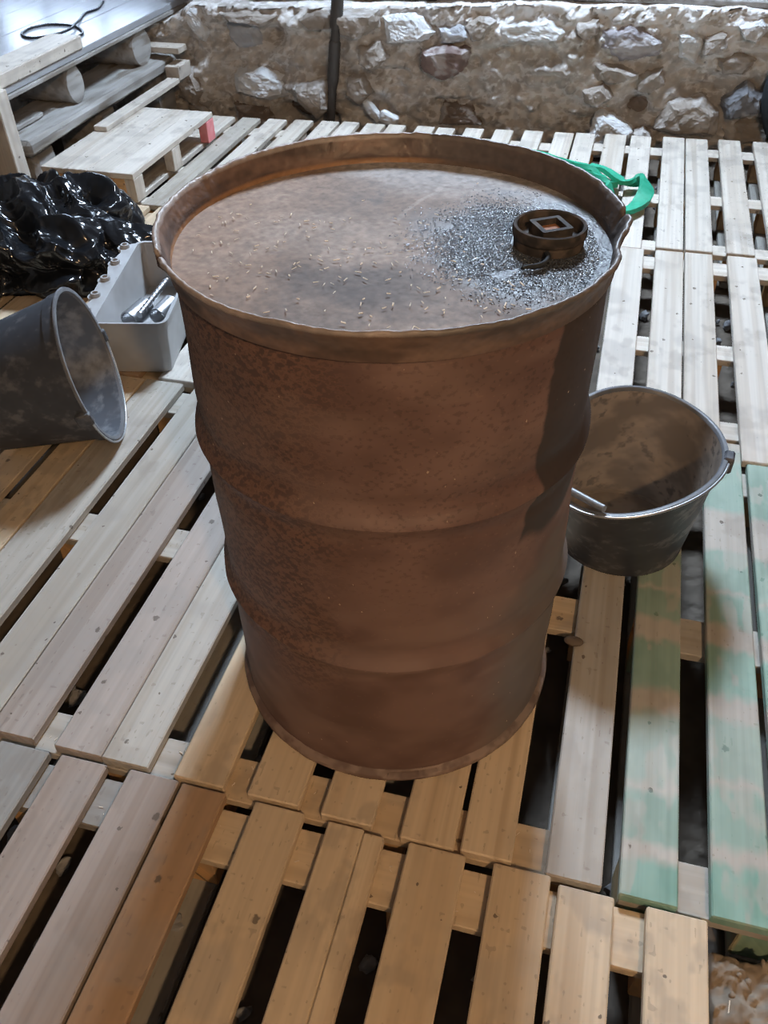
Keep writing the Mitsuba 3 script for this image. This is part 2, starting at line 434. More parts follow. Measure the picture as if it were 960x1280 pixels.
bs("stone", base_color=mikit.proc(stone_tone), roughness=0.85,
   bump=(mikit.proc(lambda p, n, uv: fbm(p.x * 70, p.y * 70, p.z * 70, 3), 0.003), 0.008))
bs("dirt", base_color=mikit.proc(lambda p, n, uv: mix((0.055, 0.045, 0.036), (0.15, 0.12, 0.092), fbm(p.x * 16, p.y * 16, p.z * 16, 4))), roughness=0.95,
   bump=(mikit.proc(lambda p, n, uv: fbm(p.x * 60, p.y * 60, p.z * 60, 3), 0.003), 0.010))
bs("brown_earth", base_color=mikit.proc(lambda p, n, uv: mix((0.155, 0.118, 0.085), (0.30, 0.24, 0.18), fbm(p.x * 22, p.y * 22, p.z * 22, 4))), roughness=0.95)
bs("rubble_stone", base_color=mikit.proc(lambda p, n, uv: mix((0.14, 0.14, 0.145), (0.30, 0.30, 0.31), fbm(p.x * 60, p.y * 60, p.z * 60, 3))), roughness=0.9)
bs("barn_wood", base_color=mikit.proc(lambda p, n, uv: mix((0.24, 0.235, 0.225), (0.34, 0.33, 0.32), fbm(p.x * 9, p.y * 9, p.z * 2, 3))), roughness=0.85)
bs("dark_wood", base_color=(0.055, 0.047, 0.040), roughness=0.8)
bs("grey_beam", base_color=mikit.proc(lambda p, n, uv: mix((0.20, 0.205, 0.215), (0.28, 0.285, 0.295), fbm(p.x * 3, p.y * 30, p.z * 30, 3))), roughness=0.6)
bs("pink_paint", base_color=mikit.proc(lambda p, n, uv: mix((0.62, 0.16, 0.18), (0.72, 0.30, 0.30), fbm(p.x * 40, p.y * 40, p.z * 40, 2))), roughness=0.6)
bs("black_cable", base_color=(0.018, 0.020, 0.026), roughness=0.4)
bs("wet_grit", base_color=(0.040, 0.048, 0.060), roughness=0.28, specular=0.8)
bs("pebble_brown", base_color=(0.11, 0.082, 0.06), roughness=0.8)
bs("shaving", base_color=(0.60, 0.52, 0.42), roughness=0.8)

# ---------------------------------------------------------------- the room
XL, XR, YB, YF, ZF, ZC = -5.0, 4.0, 3.75, -4.5, -0.145, 4.8


def ground_mesh():
    xs, ys = np.arange(XL, XR + 0.01, 0.05), np.arange(YF, YB + 0.01, 0.05)
    fx, fy = np.arange(-2.2, 1.4, 0.02), np.arange(-1.8, 3.5, 0.02)
    xs = np.unique(np.round(np.concatenate([xs[(xs < -2.2) | (xs > 1.4)], fx]), 4))
    ys = np.unique(np.round(np.concatenate([ys[(ys < -1.8) | (ys > 3.5)], fy]), 4))
    X, Y = np.meshgrid(xs, ys, indexing="ij")
    P = np.stack([X, Y, 0 * X], -1)
    Z = ZF - 0.022 + 0.020 * meshkit.fbm(P * 7, 3, 1) + 0.008 * meshkit.fbm(P * 30, 2, 4)
    v = np.stack([X, Y, Z], -1).reshape(-1, 3)
    n, m = len(xs), len(ys)
    i, j = np.meshgrid(np.arange(n - 1), np.arange(m - 1), indexing="ij")
    a = i * m + j
    f = np.concatenate([np.stack([a, a + m, a + m + 1], -1).reshape(-1, 3), np.stack([a, a + m + 1, a + 1], -1).reshape(-1, 3)])
    return v, f


struct("floor", ground_mesh(), "dirt", "bare dirt floor under and beside the pallets", smooth=True)

# stone wall at the back
TOPX, TOPZ = [-3.2, -2.0, -1.88, -1.1, -0.59, -0.09, 0.75, 2.4], [0.325, 0.325, 0.405, 0.43, 0.448, 0.470, 0.478, 0.48]
# (x, z, rx, rz, depth): lumps (+) and hollows (-) of the mortar face
LUMPS = [(-1.25, 0.05, 0.14, 0.09, 0.06), (-1.32, -0.06, 0.13, 0.055, -0.10), (-1.2, -0.09, 0.07, 0.05, -0.10), (-1.55, 0.29, 0.30, 0.05, -0.02), (-1.45, 0.28, 0.06, 0.055, -0.06),
         (-1.66, 0.28, 0.07, 0.07, -0.03), (-1.0, 0.25, 0.10, 0.10, 0.04), (-0.95, 0.08, 0.12, 0.06, 0.03), (-0.86, 0.16, 0.10, 0.02, -0.035), (-0.45, 0.20, 0.03, 0.05, -0.05), (-0.72, 0.21, 0.025, 0.06, -0.04),
         (-0.25, 0.27, 0.16, 0.035, -0.045), (-0.10, 0.21, 0.10, 0.02, 0.04), (0.02, 0.25, 0.07, 0.05, 0.03), (-0.55, 0.045, 0.12, 0.014, -0.03), (-0.42, 0.02, 0.06, 0.014, -0.03), (0.15, 0.15, 0.13, 0.08, 0.035),
         (0.27, 0.30, 0.20, 0.03, 0.0), (0.55, 0.19, 0.17, 0.05, -0.04), (0.6, 0.14, 0.10, 0.03, -0.05), (0.70, 0.27, 0.10, 0.04, -0.03), (0.07, 0.33, 0.03, 0.06, -0.04), (0.30, 0.07, 0.06, 0.05, -0.05),
         (-1.95, 0.2, 0.14, 0.08, -0.05), (-1.85, 0.08, 0.07, 0.09, 0.03), (-1.42, 0.36, 0.20, 0.03, 0.03), (-1.35, 0.22, 0.10, 0.06, 0.02), (-1.05, 0.38, 0.16, 0.04, 0.03), (0.55, 0.42, 0.30, 0.03, 0.02), (1.20, 0.15, 0.26, 0.32, -0.09)]


def wall_face(x, z):
    P = np.stack([x, 0 * x, z], -1)
    d = 0.030 * (meshkit.fbm(P * 4.5, 3, 2) - 0.5) + 0.085 * (meshkit.fbm(P * 12, 3, 5) - 0.5) + 0.055 * (np.abs(meshkit.fbm(P * 26, 3, 6) - 0.5) * 2) + 0.010 * (meshkit.fbm(P * 70, 2, 9) - 0.5)
    for cx, cz, rx, rz, h in LUMPS:
        q = ((x - cx) / rx) ** 2 + ((z - cz) / rz) ** 2
        d = d + 1.35 * h * np.exp(-q ** (1.3 if h > 0 else 2.0))
    return 3.31 + 0.02 * (x + 0.5) - d


def stone_wall_mesh():
    xs, ts = np.arange(-3.2, 2.4, 0.012), np.linspace(0, 1, 56)
    X, Tt = np.meshgrid(xs, ts, indexing="ij")
    top = np.interp(X, TOPX, TOPZ) + 0.02 * (meshkit.fbm(np.stack([X * 9, 0 * X, 0 * X], -1), 3, 3) - 0.5)
    Z = -0.20 + (top + 0.20) * Tt
    Y = wall_face(X, Z)
    V = np.stack([X, Y, Z], -1)
    back = []
    for k in range(1, 9):                         # the top of the wall
        yy = Y[:, -1] + (3.75 - Y[:, -1]) * k / 8
        back.append(np.stack([xs, yy, top[:, -1] + 0.004 * k + 0.012 * (meshkit.fbm(np.stack([xs * 12, yy * 12, 0 * xs], -1), 3, 11) - 0.5)], -1))
    V = np.concatenate([V, np.stack(back, 1)], 1)
    n, m = V.shape[:2]
    i, j = np.meshgrid(np.arange(n - 1), np.arange(m - 1), indexing="ij")
    a = i * m + j
    f = np.concatenate([np.stack([a, a + m, a + m + 1], -1).reshape(-1, 3), np.stack([a, a + m + 1, a + 1], -1).reshape(-1, 3)])
    return V.reshape(-1, 3), f


struct("wall_back", stone_wall_mesh(), "mortar", "low rubble stone wall smeared with brown and white mortar", smooth=True)


def rock(outline, depth, seed, cls, y=None, flat=0.7, rough=0.012):
    """A stone from its outline in the wall's face (x, z): real thickness, faceted, set half into the mortar."""
    r = np.random.default_rng(seed)
    o = np.asarray(outline, float)
    c = o.mean(0)
    y0 = float(wall_face(np.array([c[0]]), np.array([c[1]]))[0]) if y is None else y
    pts = []
    for s, d in ((0.95, 0.10), (1.0, 0.0), (0.96, -0.35 * depth), (flat, -depth)):
        q = c + (o - c) * s
        for p in q:
            pts.append([p[0], y0 + d + (r.uniform(-0.25, 0.25) * depth if d < 0 else 0), p[1]])
    m = trimesh.convex.convex_hull(np.array(pts))
    v, f = trimesh.remesh.subdivide_to_size(m.vertices, m.faces, 0.016)
    m = trimesh.Trimesh(v, f)
    n = m.vertex_normals
    q = np.asarray(m.vertices)
    q = q + n * (rough * (meshkit.fbm(q * 28 + seed, 3, seed) - 0.5) * 2 + 0.5 * rough * (np.abs(meshkit.fbm(q * 60 + seed, 2, seed + 3) - 0.5) * 2 - 0.3))[:, None]
    return q, np.asarray(m.faces), np.tile([cls + 0.5, 0.5], (len(q), 1))


STONES = [
    (0, .050, [(-1.701, .35), (-1.536, .339), (-1.515, .243), (-1.637, .215), (-1.685, .263)]),
    (1, .085, [(-1.676, .119), (-1.60, .16), (-1.507, .164), (-1.378, .105), (-1.359, .032), (-1.483, .002), (-1.67, .036)]),
    (1, .060, [(-0.894, .40), (-0.735, .42), (-0.639, .343), (-0.695, .308), (-0.869, .293)]),
    (0, .050, [(-0.628, .36), (-0.528, .375), (-0.469, .334), (-0.524, .299), (-0.618, .298)]),
    (2, .060, [(-0.702, .267), (-0.581, .296), (-0.467, .285), (-0.492, .188), (-0.594, .144), (-0.708, .187)]),
    (1, .075, [(-0.392, .383), (-0.115, .410), (-0.022, .363), (-0.039, .324), (-0.386, .308)]),
    (3, .070, [(0.107, .378), (0.233, .410), (0.383, .343), (0.377, .286), (0.21, .251), (0.112, .312)]),
    (1, .070, [(0.429, .383), (0.54, .391), (0.56, .33), (0.531, .255), (0.457, .28)]),
    (6, .055, [(0.545, .37), (0.64, .39), (0.655, .335), (0.61, .305), (0.55, .30)]),
    (1, .060, [(0.667, .425), (0.767, .445), (0.802, .411), (0.764, .348), (0.702, .376)]),
    (4, .095, [(0.679, .118), (0.769, .203), (0.851, .161), (0.869, .082), (0.707, .044)]),
    (6, .085, [(0.448, .104), (0.599, .133), (0.681, .077), (0.689, -.027), (0.496, -.04), (0.399, -.011)]),
    (5, .040, [(0.254, .05), (0.322, .117), (0.401, .077), (0.383, .016), (0.307, -.003)]),
    (1, .045, [(-1.911, .395), (-1.81, .395), (-1.778, .294), (-1.817, .239), (-1.873, .29)]),
    (1, .030, [(-0.367, .256), (-0.324, .271), (-0.292, .239), (-0.328, .224)]),
    (6, .060, [(-1.70, .385), (-1.50, .40), (-1.40, .385), (-1.45, .35), (-1.66, .36)]),
    (6, .055, [(-1.31, .38), (-1.20, .42), (-1.12, .40), (-1.15, .34), (-1.25, .33)]),
    (6, .060, [(-1.14, .425), (-0.90, .43), (-0.90, .36), (-1.00, .31), (-1.09, .33)]),
    (6, .060, [(-1.32, .10), (-1.154, .139), (-1.145, .005), (-1.207, -.043), (-1.32, .03)]),
    (5, .030, [(-1.43, -.03), (-1.35, .02), (-1.27, -.02), (-1.29, -.10), (-1.44, -.10)]),
    (5, .030, [(-1.25, -.02), (-1.20, .0), (-1.14, -.04), (-1.16, -.10), (-1.26, -.10)]),
    (6, .075, [(0.700, .02), (0.79, .05), (0.93, .05), (0.94, -.05), (0.72, -.06)]),
    (5, .050, [(-1.68, -.02), (-1.50, -.035), (-1.47, -.11), (-1.66, -.13)]),
    (6, .050, [(-1.97, .12), (-1.88, .14), (-1.84, .03), (-1.90, -.05), (-1.98, .0)]),
    (6, .050, [(-1.96, -.04), (-1.86, -.02), (-1.84, -.11), (-1.95, -.12)]),
    (6, .055, [(0.00, .40), (0.09, .42), (0.10, .36), (0.04, .33), (-0.01, .36)]),
    (6, .050, [(0.10, .24), (0.20, .245), (0.30, .215), (0.22, .17), (0.12, .18)]),
    (6, .045, [(0.06, .14), (0.15, .165), (0.21, .12), (0.14, .075), (0.07, .09)]),
    (6, .045, [(0.30, .20), (0.40, .24), (0.42, .17), (0.36, .13), (0.29, .14)]),
    (6, .045, [(-1.00, .28), (-0.90, .30), (-0.86, .23), (-0.93, .17), (-1.01, .20)]),
    (6, .040, [(-1.06, .14), (-0.98, .16), (-0.93, .08), (-1.00, .02), (-1.07, .06)]),
    (6, .045, [(-0.41, .33), (-0.36, .40), (-0.44, .42), (-0.50, .37), (-0.47, .31)]),
    (5, .040, [(-0.60, .04), (-0.46, .03), (-0.40, -.05), (-0.62, -.06)]),
    (6, .040, [(0.62, .28), (0.70, .31), (0.79, .29), (0.75, .22), (0.66, .22)]),
]
for i, (cls, dep, o) in enumerate(STONES):
    v, f, uv = rock(o, dep, 40 + i, cls)
    part("wall_back", "stone", (v, f), "stone", uv=uv)

# upper wall, side walls and the pitched roof with the windows that light the place
ROOF_Y, ROOF_Z = 3.10, 3.20            # centre of the roof window; the roof falls towards the back wall at 45 degrees
WIN = (-0.58, 0.18, -0.36, 0.36)       # x0, x1 and extent along the slope
LOW = (-3.35, -2.30, 0.55, 1.35)       # window above the platform


def sheet(x0, x1, z0, z1, holes, t):
    """A board t thick in the xz plane, its face at y = 0, with rectangular holes."""
    from shapely import box as sbox
    g = sbox(x0, z0, x1, z1)
    for a, b, c, d in holes:
        g = g.difference(sbox(a, c, b, d))
    m = trimesh.creation.extrude_polygon(g, t, engine="earcut")
    v = np.asarray(m.vertices)
    return np.stack([v[:, 0], t - v[:, 2], v[:, 1]], 1), np.asarray(m.faces)


IDENT = np.eye(4)
SLOPE = np.asarray(T4().translate([0, ROOF_Y, ROOF_Z]).rotate([1, 0, 0], 45).matrix)      # own z runs up the slope towards the viewer, own y out through the roof
ON_WALL = np.asarray(T4().translate([0, YB, 0]).matrix)
RIDGE = ROOF_Z + ROOF_Y
struct("wall_back_upper", moved(sheet(XL, XR, 0.30, 3.3, [LOW], 0.15), ON_WALL), "barn_wood", "dark boarded wall above the stone wall")
struct("wall_left", cbox(XL - 0.1, XL, YF, YB + 0.15, ZF - 0.1, RIDGE + 0.2), "barn_wood", "dark boarded side wall")
struct("wall_right", cbox(XR, XR + 0.1, YF, YB + 0.15, ZF - 0.1, RIDGE + 0.2), "barn_wood", "dark boarded side wall on the right")
struct("wall_front", cbox(XL, XR, YF - 0.1, YF, ZF - 0.1, 3.0), "barn_wood", "dark boarded wall behind the viewer")
struct("ceiling", moved(sheet(XL, XR, -1.10, ROOF_Y * math.sqrt(2) + 0.05, [WIN], 0.12), SLOPE), "barn_wood", "boarded roof slope over the stone wall")
_q = moved(sheet(XL, XR, -6.6, 0.0, [], 0.12), np.asarray(T4().translate([0, 0, RIDGE]).rotate([1, 0, 0], -45).matrix))
struct("ceiling_001", _q, "barn_wood", "boarded roof slope over the viewer")


def window(name, w, light, M, label, nx, nz):
    x0, x1, z0, z1 = w
    fr = [cbox(x0 - 0.03, x0 + 0.03, -0.02, 0.1, z0 - 0.03, z1 + 0.03), cbox(x1 - 0.03, x1 + 0.03, -0.02, 0.1, z0 - 0.03, z1 + 0.03),
          cbox(x0, x1, -0.02, 0.1, z0 - 0.03, z0 + 0.03), cbox(x0, x1, -0.02, 0.1, z1 - 0.03, z1 + 0.03)]
    fr += [cbox(x0 + (x1 - x0) * k / nx - 0.012, x0 + (x1 - x0) * k / nx + 0.012, 0, 0.05, z0, z1) for k in range(1, nx)]
    fr += [cbox(x0, x1, 0, 0.05, z0 + (z1 - z0) * k / nz - 0.012, z0 + (z1 - z0) * k / nz + 0.012) for k in range(1, nz)]
    struct(name, moved(join(*fr), M), "dark_wood", label)
    v = np.array([[x0, 0.06, z0], [x1, 0.06, z0], [x1, 0.06, z1], [x0, 0.06, z1]])
    part(name, "pane", moved((v, np.array([[0, 1, 2], [0, 2, 3]])), M), "steel", "bright daylight behind dusty glass", emitter={"type": "area", "radiance": {"type": "rgb", "value": list(light)}})


window("window_1", WIN, SKYLIGHT, SLOPE, "roof window in the slope over the stone wall", 2, 1)
window("window_2", LOW, LOW_WINDOW_LIGHT, ON_WALL, "low window above the wooden platform", 3, 1)

# beams lying on the wall, and a dark strip for the gap at left
_b = cbox(-0.62, 2.3, 3.40, 3.62, 0.500, 0.66, 0.006)
struct("trim_1", _b, "grey_beam", "smooth grey beam lying along the top of the stone wall")
struct("trim_2", cbox(-0.70, 2.3, 3.345, 3.60, 0.480, 0.503, 0.004), "weathered", "thin pale board under the grey beam on the stone wall")
struct("added_trim_3", cbox(-1.93, -0.66, 3.37, 3.62, 0.445, 0.62, 0.006), "dark_wood", "added dark strip standing in for the shaded gap on the left top of the stone wall")  # no beam here: added dark strip stands in for the unlit gap

# lamp behind the viewer
LAMP = (1.15, -2.1, 2.35)
k = thing("pendant_lamp", "bare warm bulb hanging on a cable behind the viewer", "lamp")
ico = trimesh.creation.icosphere(2, 0.05)
part(k, "bulb", (np.asarray(ico.vertices) + LAMP, np.asarray(ico.faces)), "steel", "glowing bulb", emitter={"type": "area", "radiance": {"type": "rgb", "value": list(BULB_LIGHT)}})
v, f = lathe([(0.001, 0.11), (0.012, 0.11), (0.024, 0.08), (0.024, 0.045), (0.001, 0.045)], 20)
part(k, "socket", (v + LAMP, f), "black_cable")
part(k, "cord", tube([(LAMP[0], LAMP[1], LAMP[2] + 0.1), (LAMP[0], LAMP[1], 3.5), (LAMP[0], LAMP[1], RIDGE - 2.12)], 0.004, 6), "black_cable")

# ---------------------------------------------------------------- pallets
TH, CR, BL = 0.021, 0.021, 0.080


def pallet(label, slats, crosses, bsdf="wood", cls=0, dz=0.0, blocks_cls=None, group=None):
    """slats: (x0, x1, y0, y1, tone class[, material]) on top; crosses: (y0, y1) of the boards under them."""
    p = thing("wooden_pallet", label, "pallet", "pallets laid as a floor")
    x0, x1 = min(s[0] for s in slats), max(s[1] for s in slats)
    bc = cls if blocks_cls is None else blocks_cls
    for s in slats:
        m = s[5] if len(s) > 5 else bsdf
        j = rng.uniform(-0.0015, 0.001)
        lumber(p, "slat", s[0], s[1], s[2], s[3], -TH + j + dz, j + dz, 1, m, s[4], 0.0025, yaw=rng.uniform(-0.12, 0.12))
    for c in crosses:
        lumber(p, "crosspiece", x0 + 0.003, x1 - 0.003 + (0.045 if len(c) > 2 else 0), c[0], c[1], -TH - CR - 0.001 + dz, -TH - 0.002 + dz, 0, bsdf if bsdf != "green_wood" else "wood", bc, 0.002)
        bw = 0.09
        mid = (x0 + x1) / 2
        for bx in (x0 + bw / 2 + 0.003, mid, x1 - bw / 2 - 0.003):
            lumber(p, "block", bx - bw / 2, bx + bw / 2, c[0] + 0.004, c[1] - 0.004, -TH - CR - BL + dz, -TH - CR - 0.001 + dz, 1, bsdf, 4, 0.002)
    y0, y1 = min(c[0] for c in crosses), max(c[1] for c in crosses)
    for bx in (x0 + 0.045, (x0 + x1) / 2, x1 - 0.045):
        lumber(p, "runner", bx - 0.042, bx + 0.042, y0, y1, ZF + 0.001, -TH - CR - BL - 0.001 + dz, 1, "wood", 3, 0.002)
    return p


# row 1, nearest the viewer
pallet("weathered grey pallet in the near left corner of the floor, darkened for the dim light there", [(-0.78, -0.685, -1.55, -.380, 3), (-.643, -.543, -1.55, -.381, 3), (-.519, -.428, -1.55, -.379, 7), (-.386, -.292, -1.55, -.375, 7)],
       [(-.480, -.392), (-1.0, -.91), (-1.54, -1.45)], cls=3)
pallet("warm tan pallet nearest the viewer, in front of the drum", [(-.285, -.203, -1.55, -.378, 5), (-.150, -.062, -1.55, -.378, 1), (-.018, .044, -1.55, -.381, 1), (.045, .080, -1.55, -.386, 1),
       (.122, .216, -1.55, -.384, 1), (.262, .353, -1.55, -.383, 1), (.364, .450, -1.55, -.392, 1), (.498, .588, -1.55, -.393, 1)],
       [(-.486, -.395), (-1.0, -.91), (-1.54, -1.45)], cls=1)
# row 2, under the drum
pallet("greyish pallet to the left of the drum under the tipped bucket", [(-1.27, -1.175, -.365, .772, 1), (-1.135, -1.043, -.366, .772, 1), (-1.010, -.933, -.366, .770, 1), (-.929, -.814, -.366, .772, 6), (-.777, -.682, -.368, .775, 6), (-.678, -.585, -.367, .776, 2),
       (-.542, -.448, -.368, .775, 2), (-.446, -.356, -.369, .776, 6)], [(-.372, -.288, 1), (.142, .236), (.660, .760)], cls=6)
pallet("tan pallet that the rusty drum stands on", [(-.308, -.214, -.369, .776, 1), (-.170, -.076, -.370, .776, 1), (-.036, .054, -.374, .776, 1), (.103, .193, -.379, .776, 1), (.203, .287, -.377, .776, 1), (.342, .430, -.382, .776, 6)],
       [(-.376, -.294), (.145, .240), (.670, .760)], cls=1)
pallet("pallet with worn green paint to the right of the drum", [(.457, .546, -.385, .772, 6), (.596, .686, -.385, .850, 6), (.700, .790, -.388, .772, 6), (.833, .925, -.388, .772, 6)],
       [(-.382, -.295), (.145, .240), (.670, .760)], bsdf="green_wood", cls=6)
# row 3
pallet("pale pallet behind the drum next to the right bucket", [(.315, .411, .79, 1.935, 0), (.449, .543, .88, 1.94, 0), (.549, .640, .88, 1.945, 0), (.690, .786, .778, 1.95, 0), (.830, .925, .778, 1.95, 0)],
       [(.89, .97), (1.285, 1.37), (1.835, 1.930)], cls=0, dz=0.003)
pallet("pallet hidden for the most part behind the drum", [(a, a + .092, .785, 1.908, 0) for a in (-.50, -.365, -.23, -.095, .04, .175)], [(.80, .89), (1.285, 1.37), (1.81, 1.895)], cls=0)
pallet("brown and pale pallet under the grey tray and the black bag", [(-1.70, -1.605, .775, 1.900, 1), (-1.575, -1.48, .775, 1.900, 1), (-1.44, -1.345, .777, 1.902, 1), (-1.33, -1.235, .777, 1.902, 1), (-1.19, -1.10, .780, 1.902, 1), (-1.06, -.96, .780, 1.902, 5),
       (-.90, -.79, .783, 1.902, 0), (-.76, -.665, .783, 1.902, 0), (-.63, -.535, .783, 1.902, 0)], [(.79, .88), (1.285, 1.37), (1.80, 1.89)], cls=1)


# row 4, along the stone wall
def row4(label, xs, cls):
    ends = lambda x: float(np.interp(x, [-1.95, -1.62, -1.35, -.99, -.52, -.26, 0, .25, .5, .74, .95], [2.96, 2.985, 3.0, 3.035, 3.05, 3.08, 3.10, 3.12, 3.14, 3.15, 3.155]))
    sl = [(a, b, max(1.914, 1.925 + 0.03 * (a + 0.4)) + (0.02 if a > .4 else 0), ends((a + b) / 2) + rng.uniform(-.004, .004), c) for (a, b), c in zip(xs, cls)]
    e = ends((xs[0][0] + xs[-1][1]) / 2)
    pallet(label, sl, [(1.99 + 0.02 * xs[0][0], 2.07 + 0.02 * xs[0][0]), (e - .70, e - .61), (e - .165, e - .070)], cls=0)


row4("grey and pale pallet by the stone wall under the small pallet", [(-1.94, -1.845), (-1.815, -1.71), (-1.676, -1.562), (-1.527, -1.434), (-1.396, -1.302), (-1.264, -1.173)], (0, 0, 0, 6, 0, 0))
row4("pale pallet by the stone wall in front of the black pipe", [(-1.132, -1.044), (-1.031, -.950), (-.913, -.822), (-.803, -.720), (-.668, -.583)], (0, 0, 0, 0, 0))
row4("pale pallet by the middle of the stone wall, behind the drum", [(-.567, -.485), (-.440, -.353), (-.302, -.217), (-.168, -.081), (-.030, .057)], (0, 0, 0, 0, 0))
row4("pale pallet by the stone wall with the green strap lying on it", [(.066, .153), (.197, .292), (.311, .400), (.451, .544)], (0, 0, 0, 0))
row4("pale pallet by the right end of the stone wall", [(.551, .644), (.691, .784), (.837, .930)], (0, 0, 0))

# small half pallet standing on the rear row
k = thing("small_pallet", "small closed deck pallet with one pink painted corner, on the rear pallets", "pallet")
for i in range(4):
    a = -1.935 + 0.1005 * i
    lumber(k, "deck_board", a, a + 0.0995, 1.91, 2.68, 0.093, 0.115, 1, "wood", 0, 0.002)
lumber(k, "end_board", -1.935, -1.575, 1.911, 1.933, 0.002, 0.0915, 0, "wood", 4, 0.002)
for y0, y1, mt, lb in ((1.911, 1.985, "wood", None), (2.25, 2.325, "wood", None), (2.605, 2.68, "pink_paint", "corner block painted pink")):
    for x0 in (-1.935, -1.5755):
        yy = y0 if not (y0 < 2 and x0 < -1.6) else y0 + 0.024
        lumber(k, "block", x0, x0 + 0.042, yy, y1, 0.002, 0.0915, 2, mt if x0 > -1.7 else "wood", 0 if x0 > -1.7 else 4, 0.002, label=lb if x0 > -1.7 else None)
    lumber(k, "crosspiece", -1.892, -1.577, y0 + 0.03, y1, 0.05, 0.0915, 0, "wood", 4, 0.002)

# ---------------------------------------------------------------- the drum
CAM_ANG = math.atan2(EYE[1], EYE[0])


def drum_shell():
    zs = [0.0, 0.002, 0.006, 0.012, 0.016, 0.019, 0.022, 0.026, 0.030] + list(np.arange(0.036, 0.838, 0.006)) + [0.839]
    prof = [(0.0001, 0.006), (0.15, 0.006), (0.278, 0.006)]
    for z in zs:
        r = 0.2855
        r += 0.0105 * sum(math.exp(-((z - h) / 0.0115) ** 2) for h in (0.310, 0.595))
        r -= 0.0030 * sum(math.exp(-((abs(z - h) - 0.034) / 0.012) ** 2) for h in (0.310, 0.595))
        if z < 0.03:
            r = np.interp(z, [0, .002, .006, .012, .016, .019, .022, .03], [.2895, .2935, .2950, .2950, .2925, .2860, .2835, .2850])
        if z > 0.828:
            r -= 0.0022 * min(1.0, (z - 0.828) / 0.008)
        prof.append((float(r), z))
    n = 288
    v, f = lathe(prof, n)
    th = np.arctan2(v[:, 1], v[:, 0])
    P = np.stack([np.cos(th) * 1.3, np.sin(th) * 1.3, v[:, 2] * 3.2], 1)
    side = np.clip((v[:, 2] - 0.03) / 0.08, 0, 1) * np.clip((0.836 - v[:, 2]) / 0.06, 0, 1)
    d = (0.0075 * (meshkit.fbm(P * 1.1, 2, 3) - 0.5) + 0.0040 * (meshkit.fbm(P * 3.3, 2, 5) - 0.5)) * side
    low = np.clip((0.03 - v[:, 2]) / 0.01, 0, 1) * (np.hypot(v[:, 0], v[:, 1]) > 0.27)
    crack = (np.abs(v[:, 2] - 0.016) < 0.0005) * np.clip((9.5 - np.abs(np.degrees(th) + 70)) / 3.0, 0, 1) * (np.hypot(v[:, 0], v[:, 1]) > 0.28)
    d = d - 0.020 * crack * (0.4 + meshkit.fbm(np.stack([th * 60, 0 * th, 0 * th], 1), 2, 4))
    d = d + low * 0.0030 * (meshkit.fbm(np.stack([th * 9, v[:, 2] * 40, 0 * th], 1), 3, 2) - 0.5)
    r = np.hypot(v[:, 0], v[:, 1])
    s = np.where(r > 1e-3, (r + d) / np.maximum(r, 1e-6), 1)
    v[:, 0] *= s
    v[:, 1] *= s
    return v, f


def drum_rim():
    prof = [(0.2800, 0.8395), (0.2890, 0.8380), (0.2907, 0.8395), (0.2910, 0.8440), (0.2918, 0.8520), (0.2942, 0.8600), (0.2982, 0.8680), (0.3022, 0.8745), (0.3045, 0.8785), (0.3045, 0.8820), (0.3022, 0.8840), (0.2995, 0.8835),
            (0.2975, 0.8810), (0.2955, 0.8765), (0.2930, 0.8700), (0.2908, 0.8640), (0.2892, 0.8600), (0.2878, 0.8570), (0.2872, 0.8530), (0.2868, 0.8490), (0.2862, 0.8450), (0.2845, 0.8425)]
    n = 420
    v, f = lathe(prof, n)
    th = np.degrees(np.arctan2(v[:, 1], v[:, 0]))
    t = np.clip((v[:, 2] - 0.845) / 0.035, 0, 1)
    P = np.stack([np.cos(np.radians(th)), np.sin(np.radians(th)), 0 * th], 1)
    dz = t * (0.0035 * (meshkit.fbm(P * 9, 3, 1) - 0.5) + 0.0022 * (meshkit.fbm(P * 40, 3, 2) - 0.5))
    drd = t * (0.0055 * (meshkit.fbm(P * 5, 3, 7) - 0.5) + 0.0020 * (meshkit.fbm(P * 34, 2, 4) - 0.5))
    tear = np.exp(-((th - 14.0) / 1.3) ** 2) * 0.011 + np.exp(-((th + 3.0) / 6.0) ** 2) * 0.008 + np.exp(-((th - 216.0 + 360) / 1.2) ** 2) * 0.007 + np.exp(-((th + 143.5) / 1.2) ** 2) * 0.008
    dz = dz - t * tear
    drd = drd - t * 0.012 * np.exp(-((th + 3.0) / 7.0) ** 2) + t * 0.004 * np.exp(-((th - 9.5) / 2.0) ** 2)
    r = np.hypot(v[:, 0], v[:, 1])
    v[:, 0] *= (r + drd) / r
    v[:, 1] *= (r + drd) / r
    v[:, 2] += dz
    return v, f


def drum_lid():
    rs = np.concatenate([[0.0001], np.linspace(0.006, 0.2845, 46), [0.2864]])
    v, f = lathe([(r, 0.845) for r in rs], 180)
    P = np.stack([v[:, 0], v[:, 1], 0 * v[:, 0]], 1)
    v[:, 2] += 0.0040 * (meshkit.fbm(P * 5, 3, 3) - 0.5) + 0.0012 * (meshkit.fbm(P * 30, 3, 6) - 0.5)
    v[:, 2] -= 0.003 * np.exp(-(((v[:, 0] + 0.05) / 0.03) ** 2 + ((v[:, 1] - 0.14) / 0.05) ** 2))
    v[:, 2] += 0.002 * np.exp(-(((v[:, 0] - 0.02) / 0.05) ** 2 + ((v[:, 1] - 0.16) / 0.06) ** 2))
    return v, f


